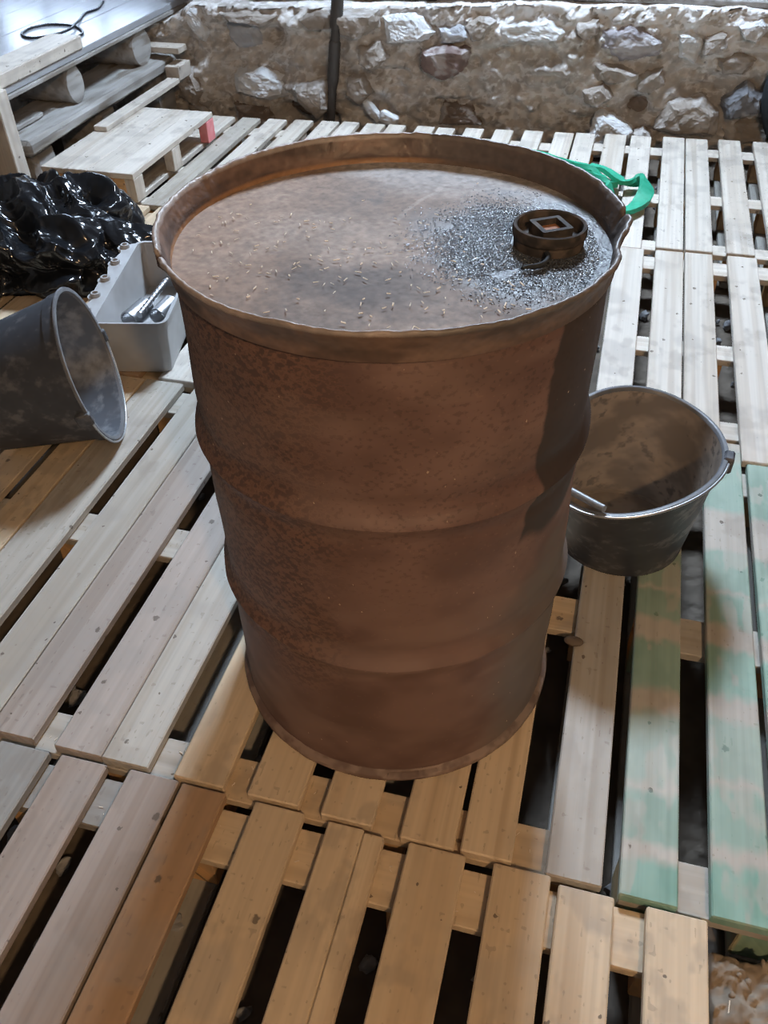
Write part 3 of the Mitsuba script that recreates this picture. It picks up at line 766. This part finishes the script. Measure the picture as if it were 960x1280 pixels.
drum = thing("oil_drum", "rusty brown steel oil drum standing upright on the pallets", "oil drum")
part(drum, "shell", drum_shell(), "drum_rust", "rusty ribbed side with a dark oil stain", smooth=35)
part(drum, "rim", drum_rim(), "drum_rim_rust", "flared rim with a torn, bent edge", smooth=40)
lid = part(drum, "lid", drum_lid(), "drum_lid_rust", "dusty sunken lid, wet with oil around the bung", smooth=True)
bung = part(drum, "bung", moved(lathe([(0.0001, 0.012), (0.034, 0.012), (0.0405, 0.0125), (0.0415, 0.022), (0.0425, 0.0265), (0.0445, 0.0280), (0.0470, 0.0270), (0.0480, 0.0240), (0.0478, 0.0150), (0.0460, 0.0125), (0.0445, 0.0110), (0.0455, 0.0080), (0.0450, -0.004)], 72), T4().translate([BUNG[0], BUNG[1], 0.8437]).matrix),
            "oily_iron", "dark round screw bung", smooth=35)
# raised square socket of the bung
from shapely import Polygon as SP, box as sbox
sq = sbox(-0.0185, -0.0185, 0.0185, 0.0185).buffer(0.003).difference(sbox(-0.0140, -0.0140, 0.0140, 0.0140).buffer(0.001))
m = trimesh.creation.extrude_polygon(sq, 0.0155, engine="earcut")
M = T4().translate([BUNG[0] + 0.001, BUNG[1] + 0.002, 0.8547]).rotate([0, 0, 1], 33).matrix
part(bung, "square_socket", moved((np.asarray(m.vertices), np.asarray(m.faces)), M), "oily_iron", smooth=30)
part(bung, "socket_floor", moved(cbox(-0.0145, 0.0145, -0.0145, 0.0145, 0.001, 0.0080, 0.0005), M), "rust_orange", "rusty orange bottom of the square socket")

single("bent_wire", tube(catmull([(0.204, -0.010, 0.8530), (0.207, -0.020, 0.8545), (0.205, -0.034, 0.8530), (0.196, -0.043, 0.8515), (0.186, -0.047, 0.8512), (0.179, -0.052, 0.8508)], 8), np.interp(np.linspace(0, 1, 41), [0, .2, .6, 1], [.0036, .0030, .0034, .0024]), 8),
       "rubber", "small black bent hook of wire lying on the drum lid beside the bung", "wire", smooth=True)


def flakes(n, seed, where, size=(0.002, 0.008)):
    r = np.random.default_rng(seed)
    ms = []
    for _ in range(n):
        x, y, z = where(r)
        l, w = r.uniform(*size), r.uniform(0.0008, 0.0018)
        v, f = cbox(-l / 2, l / 2, -w / 2, w / 2, 0, w * 0.7, 0.0002)
        a, b = r.uniform(0, math.pi), r.uniform(-0.12, 0.12)
        M = T4().translate([x, y, z]).rotate([0, 0, 1], math.degrees(a)).rotate([0, 1, 0], math.degrees(b)).matrix
        ms.append(moved((v, f), M))
    return join(*ms)


def on_lid(r):
    while True:
        x, y = r.uniform(-0.265, 0.2), r.normal(-0.12, 0.10)
        if x * x + y * y < 0.262 ** 2 and math.hypot(x - BUNG[0], y - BUNG[1]) > 0.1:
            return x, y, 0.8475


single("wood_shavings", flakes(170, 3, on_lid, (0.003, 0.009)), "shaving", "tiny pale wood shavings strewn over the drum lid", "wood shavings", kind="stuff")


_r2 = np.random.default_rng(31)
_ic = trimesh.creation.icosphere(0, 1.0)
_gv, _gf = np.asarray(_ic.vertices), np.asarray(_ic.faces)
_ms = []
while len(_ms) < 15000:
    x, y = _r2.normal(0.155, 0.085), _r2.normal(0.02, 0.085)
    dd = math.hypot(x - BUNG[0], y - BUNG[1])
    if x * x + y * y > 0.268 ** 2 or dd < 0.049 or _r2.random() > np.interp(dd, [0.05, 0.11, 0.16, 0.22], [1, 1, 0.35, 0.0]):
        continue
    if meshkit.fbm(np.array([[x * 16, y * 16, 3.0]]), 3, 4)[0] < 0.31:
        continue
    v = _gv * _r2.uniform(0.7, 1.3, _gv.shape) * (_r2.uniform(0.0004, 0.0010) * _r2.uniform(0.7, 1.5, 3) * [1, 1, 0.55])
    _ms.append((v + [x, y, 0.8458], _gf))
part(lid, "grit", join(*_ms), "wet_grit", "wet black grit around the bung", kind="stuff")

# ---------------------------------------------------------------- buckets
def bucket_parts(a, b, phi, rb, h, wave=(0.0, 0.0), off=(0.0, 0.0), n=128):
    """Body, inside and lip of an oval-mouthed mortar bucket standing on z = 0."""
    th = np.linspace(0, 2 * np.pi, n, endpoint=False)
    e = np.stack([a * np.cos(th) * math.cos(phi) - b * np.sin(th) * math.sin(phi), a * np.cos(th) * math.sin(phi) + b * np.sin(th) * math.cos(phi)], 1)
    d = e / np.linalg.norm(e, axis=1, keepdims=True)
    zw = wave[0] * np.cos(2 * th) + wave[1] * np.sin(2 * th)

    def ring(t, o):
        q = (1 - t) * rb * d + t * (e + np.array(off)) + o * d
        return np.column_stack([q, t * h + t * t * zw])

    def build(rows, cap=None):
        v = np.vstack(rows)
        f = ring_faces(len(rows), n)
        if cap is not None:
            j = np.arange(n)
            v = np.vstack([v, rows[cap].mean(0)])
            o = cap % len(rows) * n
            f = np.vstack([f, np.stack([np.full(n, len(v) - 1), o + (j + 1) % n, o + j], 1)])
        return v, f

    outer = build([ring(0.0, -0.006), ring(0.0, 0.0)] + [ring(t, 0.0) for t in np.linspace(0.02, 0.86, 14)] + [ring(0.865, 0.0035), ring(0.93, 0.0035), ring(0.97, 0.003)], 0)
    inner = build([ring(t, -0.004) for t in np.linspace(0.97, 0.03, 16)] + [ring(0.02, -0.012)], -1)
    lip = build([ring(0.965, 0.003), ring(0.972, 0.0075), ring(0.985, 0.0085), ring(0.998, 0.0065), ring(1.0, 0.0015), ring(0.995, -0.003), ring(0.965, -0.004), ring(0.965, 0.003)])
    return outer, inner, lip, ring


def bucket(label, M, dims, bail, grip, ears, inside, labels_in):
    k = thing("mortar_bucket", label, "bucket", "mortar buckets beside the drum")
    outer, inner, lip, ring = bucket_parts(**dims)
    part(k, "body", moved(outer, M), "bucket_plastic", smooth=50)
    part(k, "inside", moved(inner, M), inside, labels_in, smooth=50)
    part(k, "rim", moved(lip, M), "bucket_lip", "grey blue rolled rim", smooth=50)
    hd = part(k, "handle", moved(tube(bail(ring), 0.0028, 8), M), "zinc_wire", "thin wire handle", smooth=True)
    if grip is not None:
        part(hd, "grip", moved(tube(grip(ring), 0.0075, 12), M), "grey_tube", "grey plastic tube on the handle", smooth=40)
    for e in ears:
        i = idx(ring, *e)
        q = ring(0.945, 0.010)[i]
        o = q / np.linalg.norm(q[:2]) * [1, 1, 0]
        v, f = cbox(-0.010, 0.010, -0.017, 0.017, -0.018, 0.020, 0.004)
        a = math.atan2(o[1], o[0])
        part(k, "ear", moved(moved((v, f), T4().translate(list(q)).rotate([0, 0, 1], math.degrees(a)).matrix), M), "bucket_plastic")
    return k


N = 128
d1 = dict(a=0.2231, b=0.164, phi=1.2244, rb=0.1409, h=0.264, wave=(-0.0084, 0.0126), off=(0.0, -0.030))


def idx(ring, deg, c=(0.0, 0.0)):
    q = ring(1.0, 0.0)
    a = np.degrees(np.arctan2(q[:, 1] - c[1], q[:, 0] - c[0]))
    return int(np.abs((a - deg + 180) % 360 - 180).argmin())


C1 = (0.0, -0.030)


def bail1(ring):
    # from the right ear along the near rim to the left, resting on it
    up = ring(1.0, 0.010)
    i0, i1 = idx(ring, 4, C1), idx(ring, -176, C1)
    seq = []
    i = i0
    while i != i1:
        seq.append(up[i] + [0, 0, -0.002])
        i = (i - 1) % N
    seq = np.array(seq)
    seq[0, 2] -= 0.012
    return catmull(seq[::3], 4)


def grip1(ring):
    up = ring(1.0, 0.004)
    p, q = up[idx(ring, -103, C1)], up[idx(ring, -134, C1)]
    return np.linspace(p + [0.0, 0.004, 0.010], q + [0.0, 0.004, 0.011], 8)


bucket("dusty black mortar bucket standing upright to the right of the drum", T4().translate([0.4044, 0.4464, 0.001]).matrix, d1, bail1, grip1, ((4, C1), (-176, C1)), "bucket_inside", "brown dusty inside of the bucket")

# the tipped bucket: axis turned to lie on its side, mouth to the right
d2 = dict(a=0.187, b=0.186, phi=0.0, rb=0.145, h=0.275)
AZ, EL = 23.8, 11.5
n3 = np.array([math.cos(math.radians(EL)) * math.cos(math.radians(AZ)), math.cos(math.radians(EL)) * math.sin(math.radians(AZ)), math.sin(math.radians(EL))])
sx = np.array([-n3[2] * math.cos(math.radians(AZ)), -n3[2] * math.sin(math.radians(AZ)), math.cos(math.radians(EL))])   # the bucket's own x points up
sy = np.cross(n3, sx)
mouth = np.array([-0.911, 0.530, 0.1965])
M2 = np.eye(4)
M2[:3, 0], M2[:3, 1], M2[:3, 2] = sx, sy, n3
M2[:3, 3] = mouth - n3 * d2["h"]


def bail2(ring):
    up = ring(1.0, 0.012)
    i0, i1 = idx(ring, 98), idx(ring, -98)
    seq, i = [], i0
    while i != i1:
        seq.append(up[i] + [0, 0, -0.002])
        i = (i + 1) % N
    seq = np.array(seq)
    return catmull(seq[::3], 4)


bucket("dusty black mortar bucket lying on its side to the left of the drum", M2, d2, bail2, None, ((98,), (-98,)), "bucket_inside_sky_tint", "smooth inside of the tipped bucket, tinted blue for the sky light on it")

# ---------------------------------------------------------------- grey tray with metal parts in it
tr = thing("grey_tray", "pale grey deep tray with a lugged edge beside the tipped bucket", "tray")
TA = math.degrees(math.atan2(0.838 - 0.791, -0.866 + 1.047)) - 2.0
MT = T4().translate([-0.8735, 0.818, 0.001]).rotate([0, 0, 1], TA).matrix     # origin at the near right foot, x to the left is negative


def tray_mesh():
    def rr(x0, x1, y0, y1, r, n=6):
        out = []
        for cx, cy, a0 in ((x1 - r, y1 - r, 0), (x0 + r, y1 - r, 90), (x0 + r, y0 + r, 180), (x1 - r, y0 + r, 270)):
            for a in np.linspace(a0, a0 + 90, n):
                out.append((cx + r * math.cos(math.radians(a)), cy + r * math.sin(math.radians(a))))
        return np.array(out)

    W, L, H = 0.185, 0.50, 0.160
    def ring(o, z, r):
        return np.column_stack([rr(-W - o, 0.0 + o, 0.0 - o * 0.6, L + o, r), np.full(24, z)])

    rows = [ring(-0.03, 0.0, 0.01), ring(0.0, 0.0, 0.02), ring(0.003, 0.03, 0.022), ring(0.010, H - 0.012, 0.025), ring(0.016, H - 0.010, 0.027), ring(0.016, H, 0.027), ring(0.006, H, 0.022), ring(0.004, H - 0.012, 0.02), ring(-0.004, 0.012, 0.016), ring(-0.03, 0.010, 0.008)]
    v = np.vstack(rows + [rows[0].mean(0)[None], rows[-1].mean(0)[None]])
    f = ring_faces(len(rows), 24)
    j = np.arange(24)
    k = len(rows) * 24
    return v, np.vstack([f, np.stack([np.full(24, k), (j + 1) % 24, j], 1), np.stack([np.full(24, k + 1), k - 24 + j, k - 24 + (j + 1) % 24], 1)])


part(tr, "body", moved(tray_mesh(), MT), "tray_grey", smooth=35)
# flange along the left edge, scalloped, with bored lugs
fl = SP([(-0.200, 0.005)] + [(-0.238 - 0.008 * math.sin(t * 2.2), 0.03 + 0.455 * t / 9) for t in range(10)] + [(-0.200, 0.50)])
for y in (0.06, 0.15, 0.25, 0.36, 0.47):
    fl = fl.union(SP([(-0.232 + 0.018 * math.cos(a), y + 0.020 * math.sin(a)) for a in np.linspace(0, 2 * math.pi, 20)[:-1]])).difference(SP([(-0.226 + 0.008 * math.cos(a), y + 0.009 * math.sin(a)) for a in np.linspace(0, 2 * math.pi, 16)[:-1]]))
m = trimesh.creation.extrude_polygon(fl, 0.010, engine="earcut")
part(tr, "flange", moved((np.asarray(m.vertices) + [0, 0, 0.149], np.asarray(m.faces)), MT), "tray_grey", "edge with bored lugs")
for y in (0.06, 0.15, 0.25, 0.36, 0.47):
    v, f = lathe([(0.0085, 0.0), (0.014, 0.0), (0.015, 0.02), (0.0125, 0.024), (0.0085, 0.024), (0.0085, 0.0)], 20)
    part(tr, "lug", moved((v + [-0.226, y, 0.146], f), MT), "tray_grey", smooth=35)


def sleeve(r, l, w, M, name, label, cat):
    v, f = lathe([(r - w, 0), (r, 0), (r, l), (r - w, l), (r - w, 0)], 40)
    single(name, moved((v, f), M), "steel", label, cat, smooth=35, group="steel sleeves in the tray")


def lay(x, y, z, az, tilt=0):
    return np.asarray(MT) @ np.asarray(T4().translate([x, y, z]).rotate([0, 0, 1], az).rotate([0, 1, 0], 90 - tilt).matrix)


sleeve(0.029, 0.085, 0.003, lay(-0.134, 0.120, 0.095, 68, 3), "steel_sleeve", "shiny steel sleeve with a dark mouth lying in the grey tray", "pipe sleeve")
sleeve(0.027, 0.080, 0.003, lay(-0.058, 0.150, 0.092, 72, 3), "steel_sleeve", "duller steel sleeve at the drum side of the grey tray", "pipe sleeve")
zz = np.linspace(0, 0.20, 161)
v, f = lathe([(0.0001, 0)] + [(0.0085 + 0.0016 * (0.5 + 0.5 * math.sin(z * 2 * math.pi / 0.020)), z) for z in zz] + [(0.0001, 0.20)], 20)
single("threaded_rod", moved((v, f), lay(-0.083, 0.075, 0.140, 80, 2)), "steel", "ribbed steel rod lying across the sleeves in the grey tray", "steel rod", smooth=40)

# ---------------------------------------------------------------- crumpled black bag
def bag_mesh():
    def ball(c, r, s=(1, 1, 1)):
        return manifold3d.Manifold.sphere(1.0, 48).scale([r * s[0], r * s[1], r * s[2]]).translate(list(c))
    B = manifold3d.Manifold
    body = ball((-1.66, 1.43, 0.06), 0.36, (1.0, 0.95, 0.62)) + ball((-1.50, 1.50, 0.16), 0.145, (1.1, 0.85, 0.95)) + ball((-1.45, 1.26, 0.10), 0.155, (1.0, 1.1, 0.95)) + ball((-1.72, 1.20, 0.10), 0.16, (1.2, 1.0, 0.9))
    body = body + B.batch_hull([ball((-1.42, 1.38, 0.10), 0.12, (1, 1, 0.8)), ball((-1.25, 1.36, 0.10), 0.075)]) + B.batch_hull([ball((-1.28, 1.37, 0.12), 0.065), ball((-1.185, 1.415, 0.145), 0.038)])
    body = body + B.batch_hull([ball((-1.34, 1.25, 0.10), 0.06, (1, 1, .7)), ball((-1.22, 1.345, 0.12), 0.034)])
    body = body + B.batch_hull([ball((-1.95, 1.45, 0.05), 0.22, (1, 1, 0.8)), ball((-1.66, 1.43, 0.06), 0.25, (1, 1, .7))])
    body = body.refine_to_length(0.018)
    me = body.to_mesh()
    m = trimesh.Trimesh(me.vert_properties[:, :3], me.tri_verts)
    trimesh.smoothing.filter_taubin(m, iterations=24)
    v, f = trimesh.remesh.subdivide_to_size(np.asarray(m.vertices), np.asarray(m.faces), 0.0085, max_iter=7)
    m = trimesh.Trimesh(v, f)
    m.vertices = np.asarray(m.vertices) * [1, 1, 0.84]
    n = np.asarray(m.vertex_normals)
    v = np.asarray(m.vertices)
    w = v + 0.06 * np.stack([meshkit.fbm(v * 6, 2, 21), meshkit.fbm(v * 6, 2, 22), meshkit.fbm(v * 6, 2, 23)], 1)
    ridge = lambda q, o, s: 1 - 2 * np.abs(meshkit.fbm(q, o, s) - 0.5) * 2
    A1 = np.stack([w @ [3.0, -1.4, 1.0], w @ [4.0, 10.5, 3.0], w @ [-2.0, -3.0, 11.0]], 1)
    A2 = np.stack([w @ [7.5, 8.5, 0.0], w @ [2.0, -2.4, 2.0], w @ [6.0, 4.0, 9.0]], 1)
    A3 = np.stack([w @ [6.0, 2.0, -3.0], w @ [-8.0, 22.0, 6.0], w @ [4.0, -5.0, 24.0]], 1)
    d = 0.042 * (ridge(A1, 1, 31) - 0.5) + 0.036 * (ridge(A2, 1, 33) - 0.5) + 0.017 * (ridge(A3, 1, 35) - 0.5) + 0.007 * (ridge(A2 * 2.7, 1, 36) - 0.5)
    tail = np.clip((v[:, 0] + 1.32) / 0.10, 0, 1)
    d = np.minimum(d, 0.018 + 0.25 * np.maximum(d - 0.018, 0))
    v = v + n * (d * (1 - 0.75 * tail))[:, None]
    v[:, 2] = np.where(v[:, 2] < 0.004, 0.004, v[:, 2])
    return v, np.asarray(m.faces)


single("plastic_bag", bag_mesh(), "bag_plastic", "crumpled shiny black plastic bag between the small pallet and the tipped bucket", "bag", smooth=50)


# ---------------------------------------------------------------- green lifting strap behind the drum
def strap(pts, w=0.022, t=0.006, tw=None):
    p = catmull(pts, 9) + [0, 0, 0.010]
    sec = np.array([(-1, -.25), (-.8, -.3), (.8, -.3), (1, -.25), (1, .25), (.8, .3), (-.8, .3), (-1, .25)])
    tws = None if tw is None else np.interp(np.linspace(0, 1, len(p)), np.linspace(0, 1, len(tw)), tw)
    return tube(p, w, section=sec, twist=tws)


sl = thing("lifting_sling", "bright green fabric lifting strap bunched on the pallet behind the drum", "strap")
part(sl, "strap", strap([(-0.16, 2.74, .012), (-0.05, 2.70, .018), (.06, 2.61, .030), (.13, 2.54, .045), (.19, 2.50, .035), (.235, 2.455, .025), (.25, 2.40, .03)], 0.038, tw=[0, .2, .5, .3, .9, .4, 0]), "sling_green", smooth=40)
part(sl, "strap", strap([(.16, 2.52, .05), (.225, 2.49, .055), (.30, 2.44, .035), (.345, 2.465, .030), (.385, 2.45, .04), (.395, 2.37, .035), (.375, 2.28, .014), (.33, 2.20, .012), (.27, 2.15, .012)], 0.031, tw=[0, .3, .2, 1.2, 1.5, 1.1, .3, .2, 0]), "sling_green", smooth=40)
part(sl, "strap", strap([(.10, 2.48, .02), (.16, 2.44, .045), (.21, 2.42, .05), (.26, 2.36, .03), (.245, 2.29, .02), (.19, 2.28, .02), (.12, 2.32, .015)], 0.036, tw=[.1, .6, .2, .9, .4, .1, 0]), "sling_green", smooth=40)

# ---------------------------------------------------------------- platform at the left
pf = thing("timber_platform", "rough timber platform with a grey boarded top along the left side", "platform")
for i in range(6):
    x1 = -2.02 - 0.23 * i
    part(pf, "deck_board", cbox(x1 - 0.2285, x1, 1.62, 3.60, 0.362, 0.390, 0.003), "deck_paint")
# round logs that carry the deck, their sawn ends facing right


def log(y, r, z, x1, seed):
    n, L = 30, 1.3
    rows = []
    for i, x in enumerate(np.concatenate([[x1], x1 - np.array([0.004]), np.linspace(x1 - 0.03, x1 - L, 16)])):
        a = np.linspace(0, 2 * np.pi, n, endpoint=False)
        rr_ = r[0] * (1 + 0.10 * (meshkit.fbm(np.stack([np.cos(a) * 1.2 + seed, np.sin(a) * 1.2, 0 * a + x * 2], 1), 3, seed) - 0.5) * 2) * (0.965 if i == 0 else 1)
        rows.append(np.stack([np.full(n, x) + (0.006 * (meshkit.fbm(np.stack([np.cos(a), np.sin(a), 0 * a + seed], 1) * 2, 2, seed) - .5) if i < 2 else 0), y + rr_ * np.cos(a), z + rr_ * r[1] / r[0] * np.sin(a)], 1))
    v = np.vstack(rows + [rows[0].mean(0)[None]])
    f = ring_faces(len(rows), n)
    j = np.arange(n)
    return v, np.vstack([f, np.stack([np.full(n, len(v) - 1), (j + 1) % n, j], 1)])


part(pf, "log", log(2.425, (0.062, 0.076), 0.272, -2.030, 3), "weathered", "round log under the deck with a pale sawn end", smooth=45)
part(pf, "log", log(3.035, (0.090, 0.080), 0.272, -2.025, 5), "weathered", "thick log under the deck with a pale sawn end", smooth=45)


def hewn(x0, x1, y0, y1, z0, z1, seed, r=0.03):
    c = np.array([(x0 + x1) / 2, (y0 + y1) / 2, (z0 + z1) / 2])
    m = trimesh.Trimesh(*[np.asarray(a) for a in cbox(x0, x1, y0, y1, z0, z1, r)])
    v, f = trimesh.remesh.subdivide_to_size(m.vertices, m.faces, 0.035, max_iter=9)
    m = trimesh.Trimesh(v, f)
    v = np.asarray(m.vertices)
    n = np.asarray(m.vertex_normals)
    d = 0.022 * (meshkit.fbm(v * [8, 3, 8], 3, seed) - 0.5) + 0.008 * (meshkit.fbm(v * [34, 6, 34], 3, seed + 1) - 0.5)
    return v + n * d[:, None], np.asarray(m.faces)


part(pf, "sill_timber", hewn(-2.26, -1.966, 1.921, 3.26, 0.138, 0.196, 5), "weathered", "broad grey hewn timber under the logs", smooth=45)
for y in (1.98, 2.5, 3.1):
    part(pf, "footing", hewn(-2.24, -2.00, y, y + 0.15, ZF, 0.14, int(y * 10), 0.02), "weathered")
lumber(pf, "post", -2.150, -1.992, 1.840, 1.915, ZF, 0.395, 2, "wood", 0, 0.004, label="pale sawn post at the near end")
lumber(pf, "edge_beam", -2.160, -2.012, 1.60, 2.520, 0.3905, 0.440, 1, "wood", 0, 0.004, label="pale sawn beam lying on the deck edge")
lumber(pf, "edge_board", -2.045, -2.010, 1.63, 3.55, 0.345, 0.361, 1, "weathered", 3, 0.003)
single("broken_board", join(hewn(-2.16, -2.075, 2.02, 2.22, 0.199, 0.221, 9, 0.006)), "weathered", "splintered grey offcut lying on the hewn timber under the platform", "offcut", smooth=40)
k = thing("loose_plank", "narrow plank wedged under the hewn timber, on the small pallet", "plank")
v, f = cbox(-1.930, -1.868, 2.33, 3.06, 0.116, 0.137, 0.002)
scene[k] = mikit.ply((v, f), "wood", uv=wood_uv(v, 1, 0))
k = thing("loose_plank", "pale plank end sticking out between platform and stone wall", "plank")
v, f = cbox(-2.35, -1.885, 3.13, 3.22, 0.225, 0.252, 0.002)
scene[k] = mikit.ply((v, f), "wood", uv=wood_uv(v, 0, 0))
k = thing("wood_block", "short squared wood block under the plank end by the stone wall", "wood block")
v, f = cbox(-1.960, -1.885, 3.10, 3.235, 0.112, 0.176, 0.003)
scene[k] = mikit.ply((v, f), "wood", uv=wood_uv(v, 1, 0))
ring_pts = [(-2.125, 2.68, .396), (-2.135, 2.73, .396), (-2.19, 2.80, .396), (-2.27, 2.845, .396), (-2.37, 2.84, .396), (-2.42, 2.76, .396), (-2.395, 2.65, .396), (-2.31, 2.605, .396), (-2.24, 2.66, .399), (-2.21, 2.75, .403), (-2.235, 2.84, .404), (-2.28, 2.96, .396), (-2.32, 3.08, .396), (-2.31, 3.18, .396), (-2.36, 3.33, .396)]
single("cable_loop", tube(catmull(ring_pts, 8), 0.0055, 8), "black_cable", "black cable lying in a loop on the grey platform", "cable", smooth=True)

# ---------------------------------------------------------------- by the stone wall
pp = thing("iron_pipe", "dark iron pipe standing against the stone wall", "pipe")
part(pp, "tube", tube([(-1.155, 3.19, -0.15), (-1.118, 3.19, 0.16), (-1.072, 3.19, 0.55), (-1.03, 3.19, 0.9)], 0.021, 20), "pipe_iron", smooth=True)
part(pp, "coupling", tube([(-1.126, 3.19, 0.10), (-1.120, 3.19, 0.14), (-1.102, 3.19, 0.30), (-1.100, 3.19, 0.31)], [0.022, 0.028, 0.028, 0.022], 20), "pipe_iron", smooth=40)
part(pp, "upper_tube", tube([(-1.094, 3.19, 0.36), (-1.03, 3.19, 0.9)], 0.029, 20), "pipe_iron", smooth=True)


def slab(c, size, seed, M):
    v, f = hewn(-size[0] / 2, size[0] / 2, -size[1] / 2, size[1] / 2, -size[2] / 2, size[2] / 2, seed, 0.006)
    return moved((v, f), np.asarray(T4().translate(list(c)).matrix) @ np.asarray(M))


uvc = lambda m, c: np.tile([c + 0.5, 0.5], (len(m[0]), 1))
v, f, uv = rock([(0.106, -.145), (0.13, .04), (0.165, .065), (0.25, .02), (0.315, -.02), (0.32, -.145)], .05, 91, 1, y=3.235)
single("limestone_slab", (v, f), "stone", "pale stone slab leaning against the foot of the stone wall", "stone", uv=uv)
v, f, uv = rock([(0.315, -.10), (0.32, -.02), (0.36, -.005), (0.40, -.04), (0.40, -.12)], .05, 92, 6, y=3.24)
single("loose_stone", (v, f), "stone", "small rounded stone right beside the pale slab at the wall's foot", "stone", uv=uv)
m1 = slab((-0.93, 3.21, 0.0), (0.035, 0.03, 0.12), 61, rot((0, 1, 0), -38))
single("plaster_chunk", m1, "stone", "white plaster chunk tilted up at the foot of the stone wall beside the pipe", "plaster chunk", uv=uvc(m1, 1), group="plaster chunks by the wall")
m1 = slab((-0.845, 3.20, -0.025), (0.085, 0.04, 0.04), 62, rot((0, 1, 0), 18))
single("plaster_chunk", m1, "stone", "flat white plaster chunk lying to the right of the tilted one", "plaster chunk", uv=uvc(m1, 1), group="plaster chunks by the wall")

# tyre at the right edge
tv, tf = lathe([(0.20, -0.06), (0.29, -0.085), (0.325, -0.075), (0.34, -0.05), (0.343, 0.0), (0.34, 0.05), (0.325, 0.075), (0.29, 0.085), (0.20, 0.06), (0.19, 0.0), (0.20, -0.06)], 80)
MTY = np.asarray(T4().translate([1.178, 3.235, 0.198]).rotate([0, 0, 1], 8).rotate([1, 0, 0], 80).matrix)
single("car_tyre", moved((tv, tf), MTY), "rubber", "black tyre leaning against the right end of the stone wall", "tyre", smooth=40)

# round brown stone caught between slats beside the drum
ic = trimesh.creation.icosphere(3, 1.0)
v = np.asarray(ic.vertices) * [0.019, 0.012, 0.007] + [0.340, 0.098, 0.0062]
single("pebble", (v, np.asarray(ic.faces)), "pebble_brown", "small flat brown pebble on the pinkish slat beside the drum's foot", "pebble", smooth=True)

# rubble on the dirt below the slats
r = np.random.default_rng(12)
ms = []
for _ in range(420):
    x, y = r.uniform(-1.3, 1.0), r.uniform(-1.2, 3.1)
    s = r.uniform(0.006, 0.020)
    ic = trimesh.creation.icosphere(1, s)
    v = np.asarray(ic.vertices) * r.uniform(0.4, 1.3, 3)
    v = v + 1.1 * s * (meshkit.noise(v / s * 1.3 + r.uniform(0, 90), 3)[:, None] - 0.5)
    ms.append((v + [x, y, ZF + 0.25 * s], np.asarray(ic.faces)))
part("floor", "gravel", join(*ms), "rubble_stone", "grey gravel on the dirt under the pallets", kind="stuff")


def heap_z(x, y):
    P = np.stack([x, y, 0 * x], -1)
    e = np.clip((x - 0.592) / 0.012, 0, 1) * np.clip((1.3 - x) / 0.3, 0, 1) * np.clip((-0.385 - y) / 0.03, 0, 1) * np.clip((y + 1.3) / 0.3, 0, 1)
    return ZF - 0.03 + e * (0.078 + 0.050 * meshkit.fbm(P * 9, 2, 8) + 0.050 * meshkit.fbm(P * 30, 3, 9) + 0.022 * np.abs(meshkit.fbm(P * 60, 2, 12) - 0.5))


gx, gy = np.meshgrid(np.linspace(0.600, 1.3, 200), np.linspace(-1.3, -0.392, 240), indexing="ij")
i, j = np.meshgrid(np.arange(199), np.arange(239), indexing="ij")
q0 = i * 240 + j
single("dirt_heap", (np.stack([gx, gy, heap_z(gx, gy)], -1).reshape(-1, 3), np.concatenate([np.stack([q0, q0 + 240, q0 + 241], -1).reshape(-1, 3), np.stack([q0, q0 + 241, q0 + 1], -1).reshape(-1, 3)])),
       "brown_earth", "lumpy brown earth heaped beside the last slat at the right front corner", "earth", smooth=True, kind="stuff")


_r3, _ms = np.random.default_rng(44), []
for _ in range(160):
    x, y, q = _r3.uniform(0.605, 0.95), _r3.uniform(-0.85, -0.41), _r3.uniform(0.0015, 0.0055)
    ic = trimesh.creation.icosphere(2, 1.0)
    v = np.asarray(ic.vertices)
    v = v * (0.7 + 0.9 * meshkit.fbm(v * 1.6 + _r3.uniform(0, 90), 2, 3))[:, None] * q * _r3.uniform(0.6, 1.3, 3)
    _ms.append((v + [x, y, float(heap_z(np.array([x]), np.array([y]))[0]) + 0.2 * q], np.asarray(ic.faces)))
part("dirt_heap", "clods", join(*_ms), "brown_earth", kind="stuff", smooth=True)


def on_dirt(r):
    x, y = r.uniform(0.61, 0.85), r.uniform(-0.80, -0.41)
    return x, y, float(heap_z(np.array([x]), np.array([y]))[0]) + 0.001


part("dirt_heap", "splinters", flakes(60, 8, on_dirt, (0.005, 0.022)), "shaving", "pale wood splinters", kind="stuff")


def on_cross(r):
    c = [(-.44, .7), (-.33, .7)][r.integers(2)]
    return r.uniform(-.62, .45), c[0] + r.uniform(-.03, .03), -0.0215


single("slat_crumbs", flakes(120, 9, on_cross, (0.002, 0.010)), "shaving", "pale wood crumbs caught between the slats in front of the drum", "wood crumbs", kind="stuff")
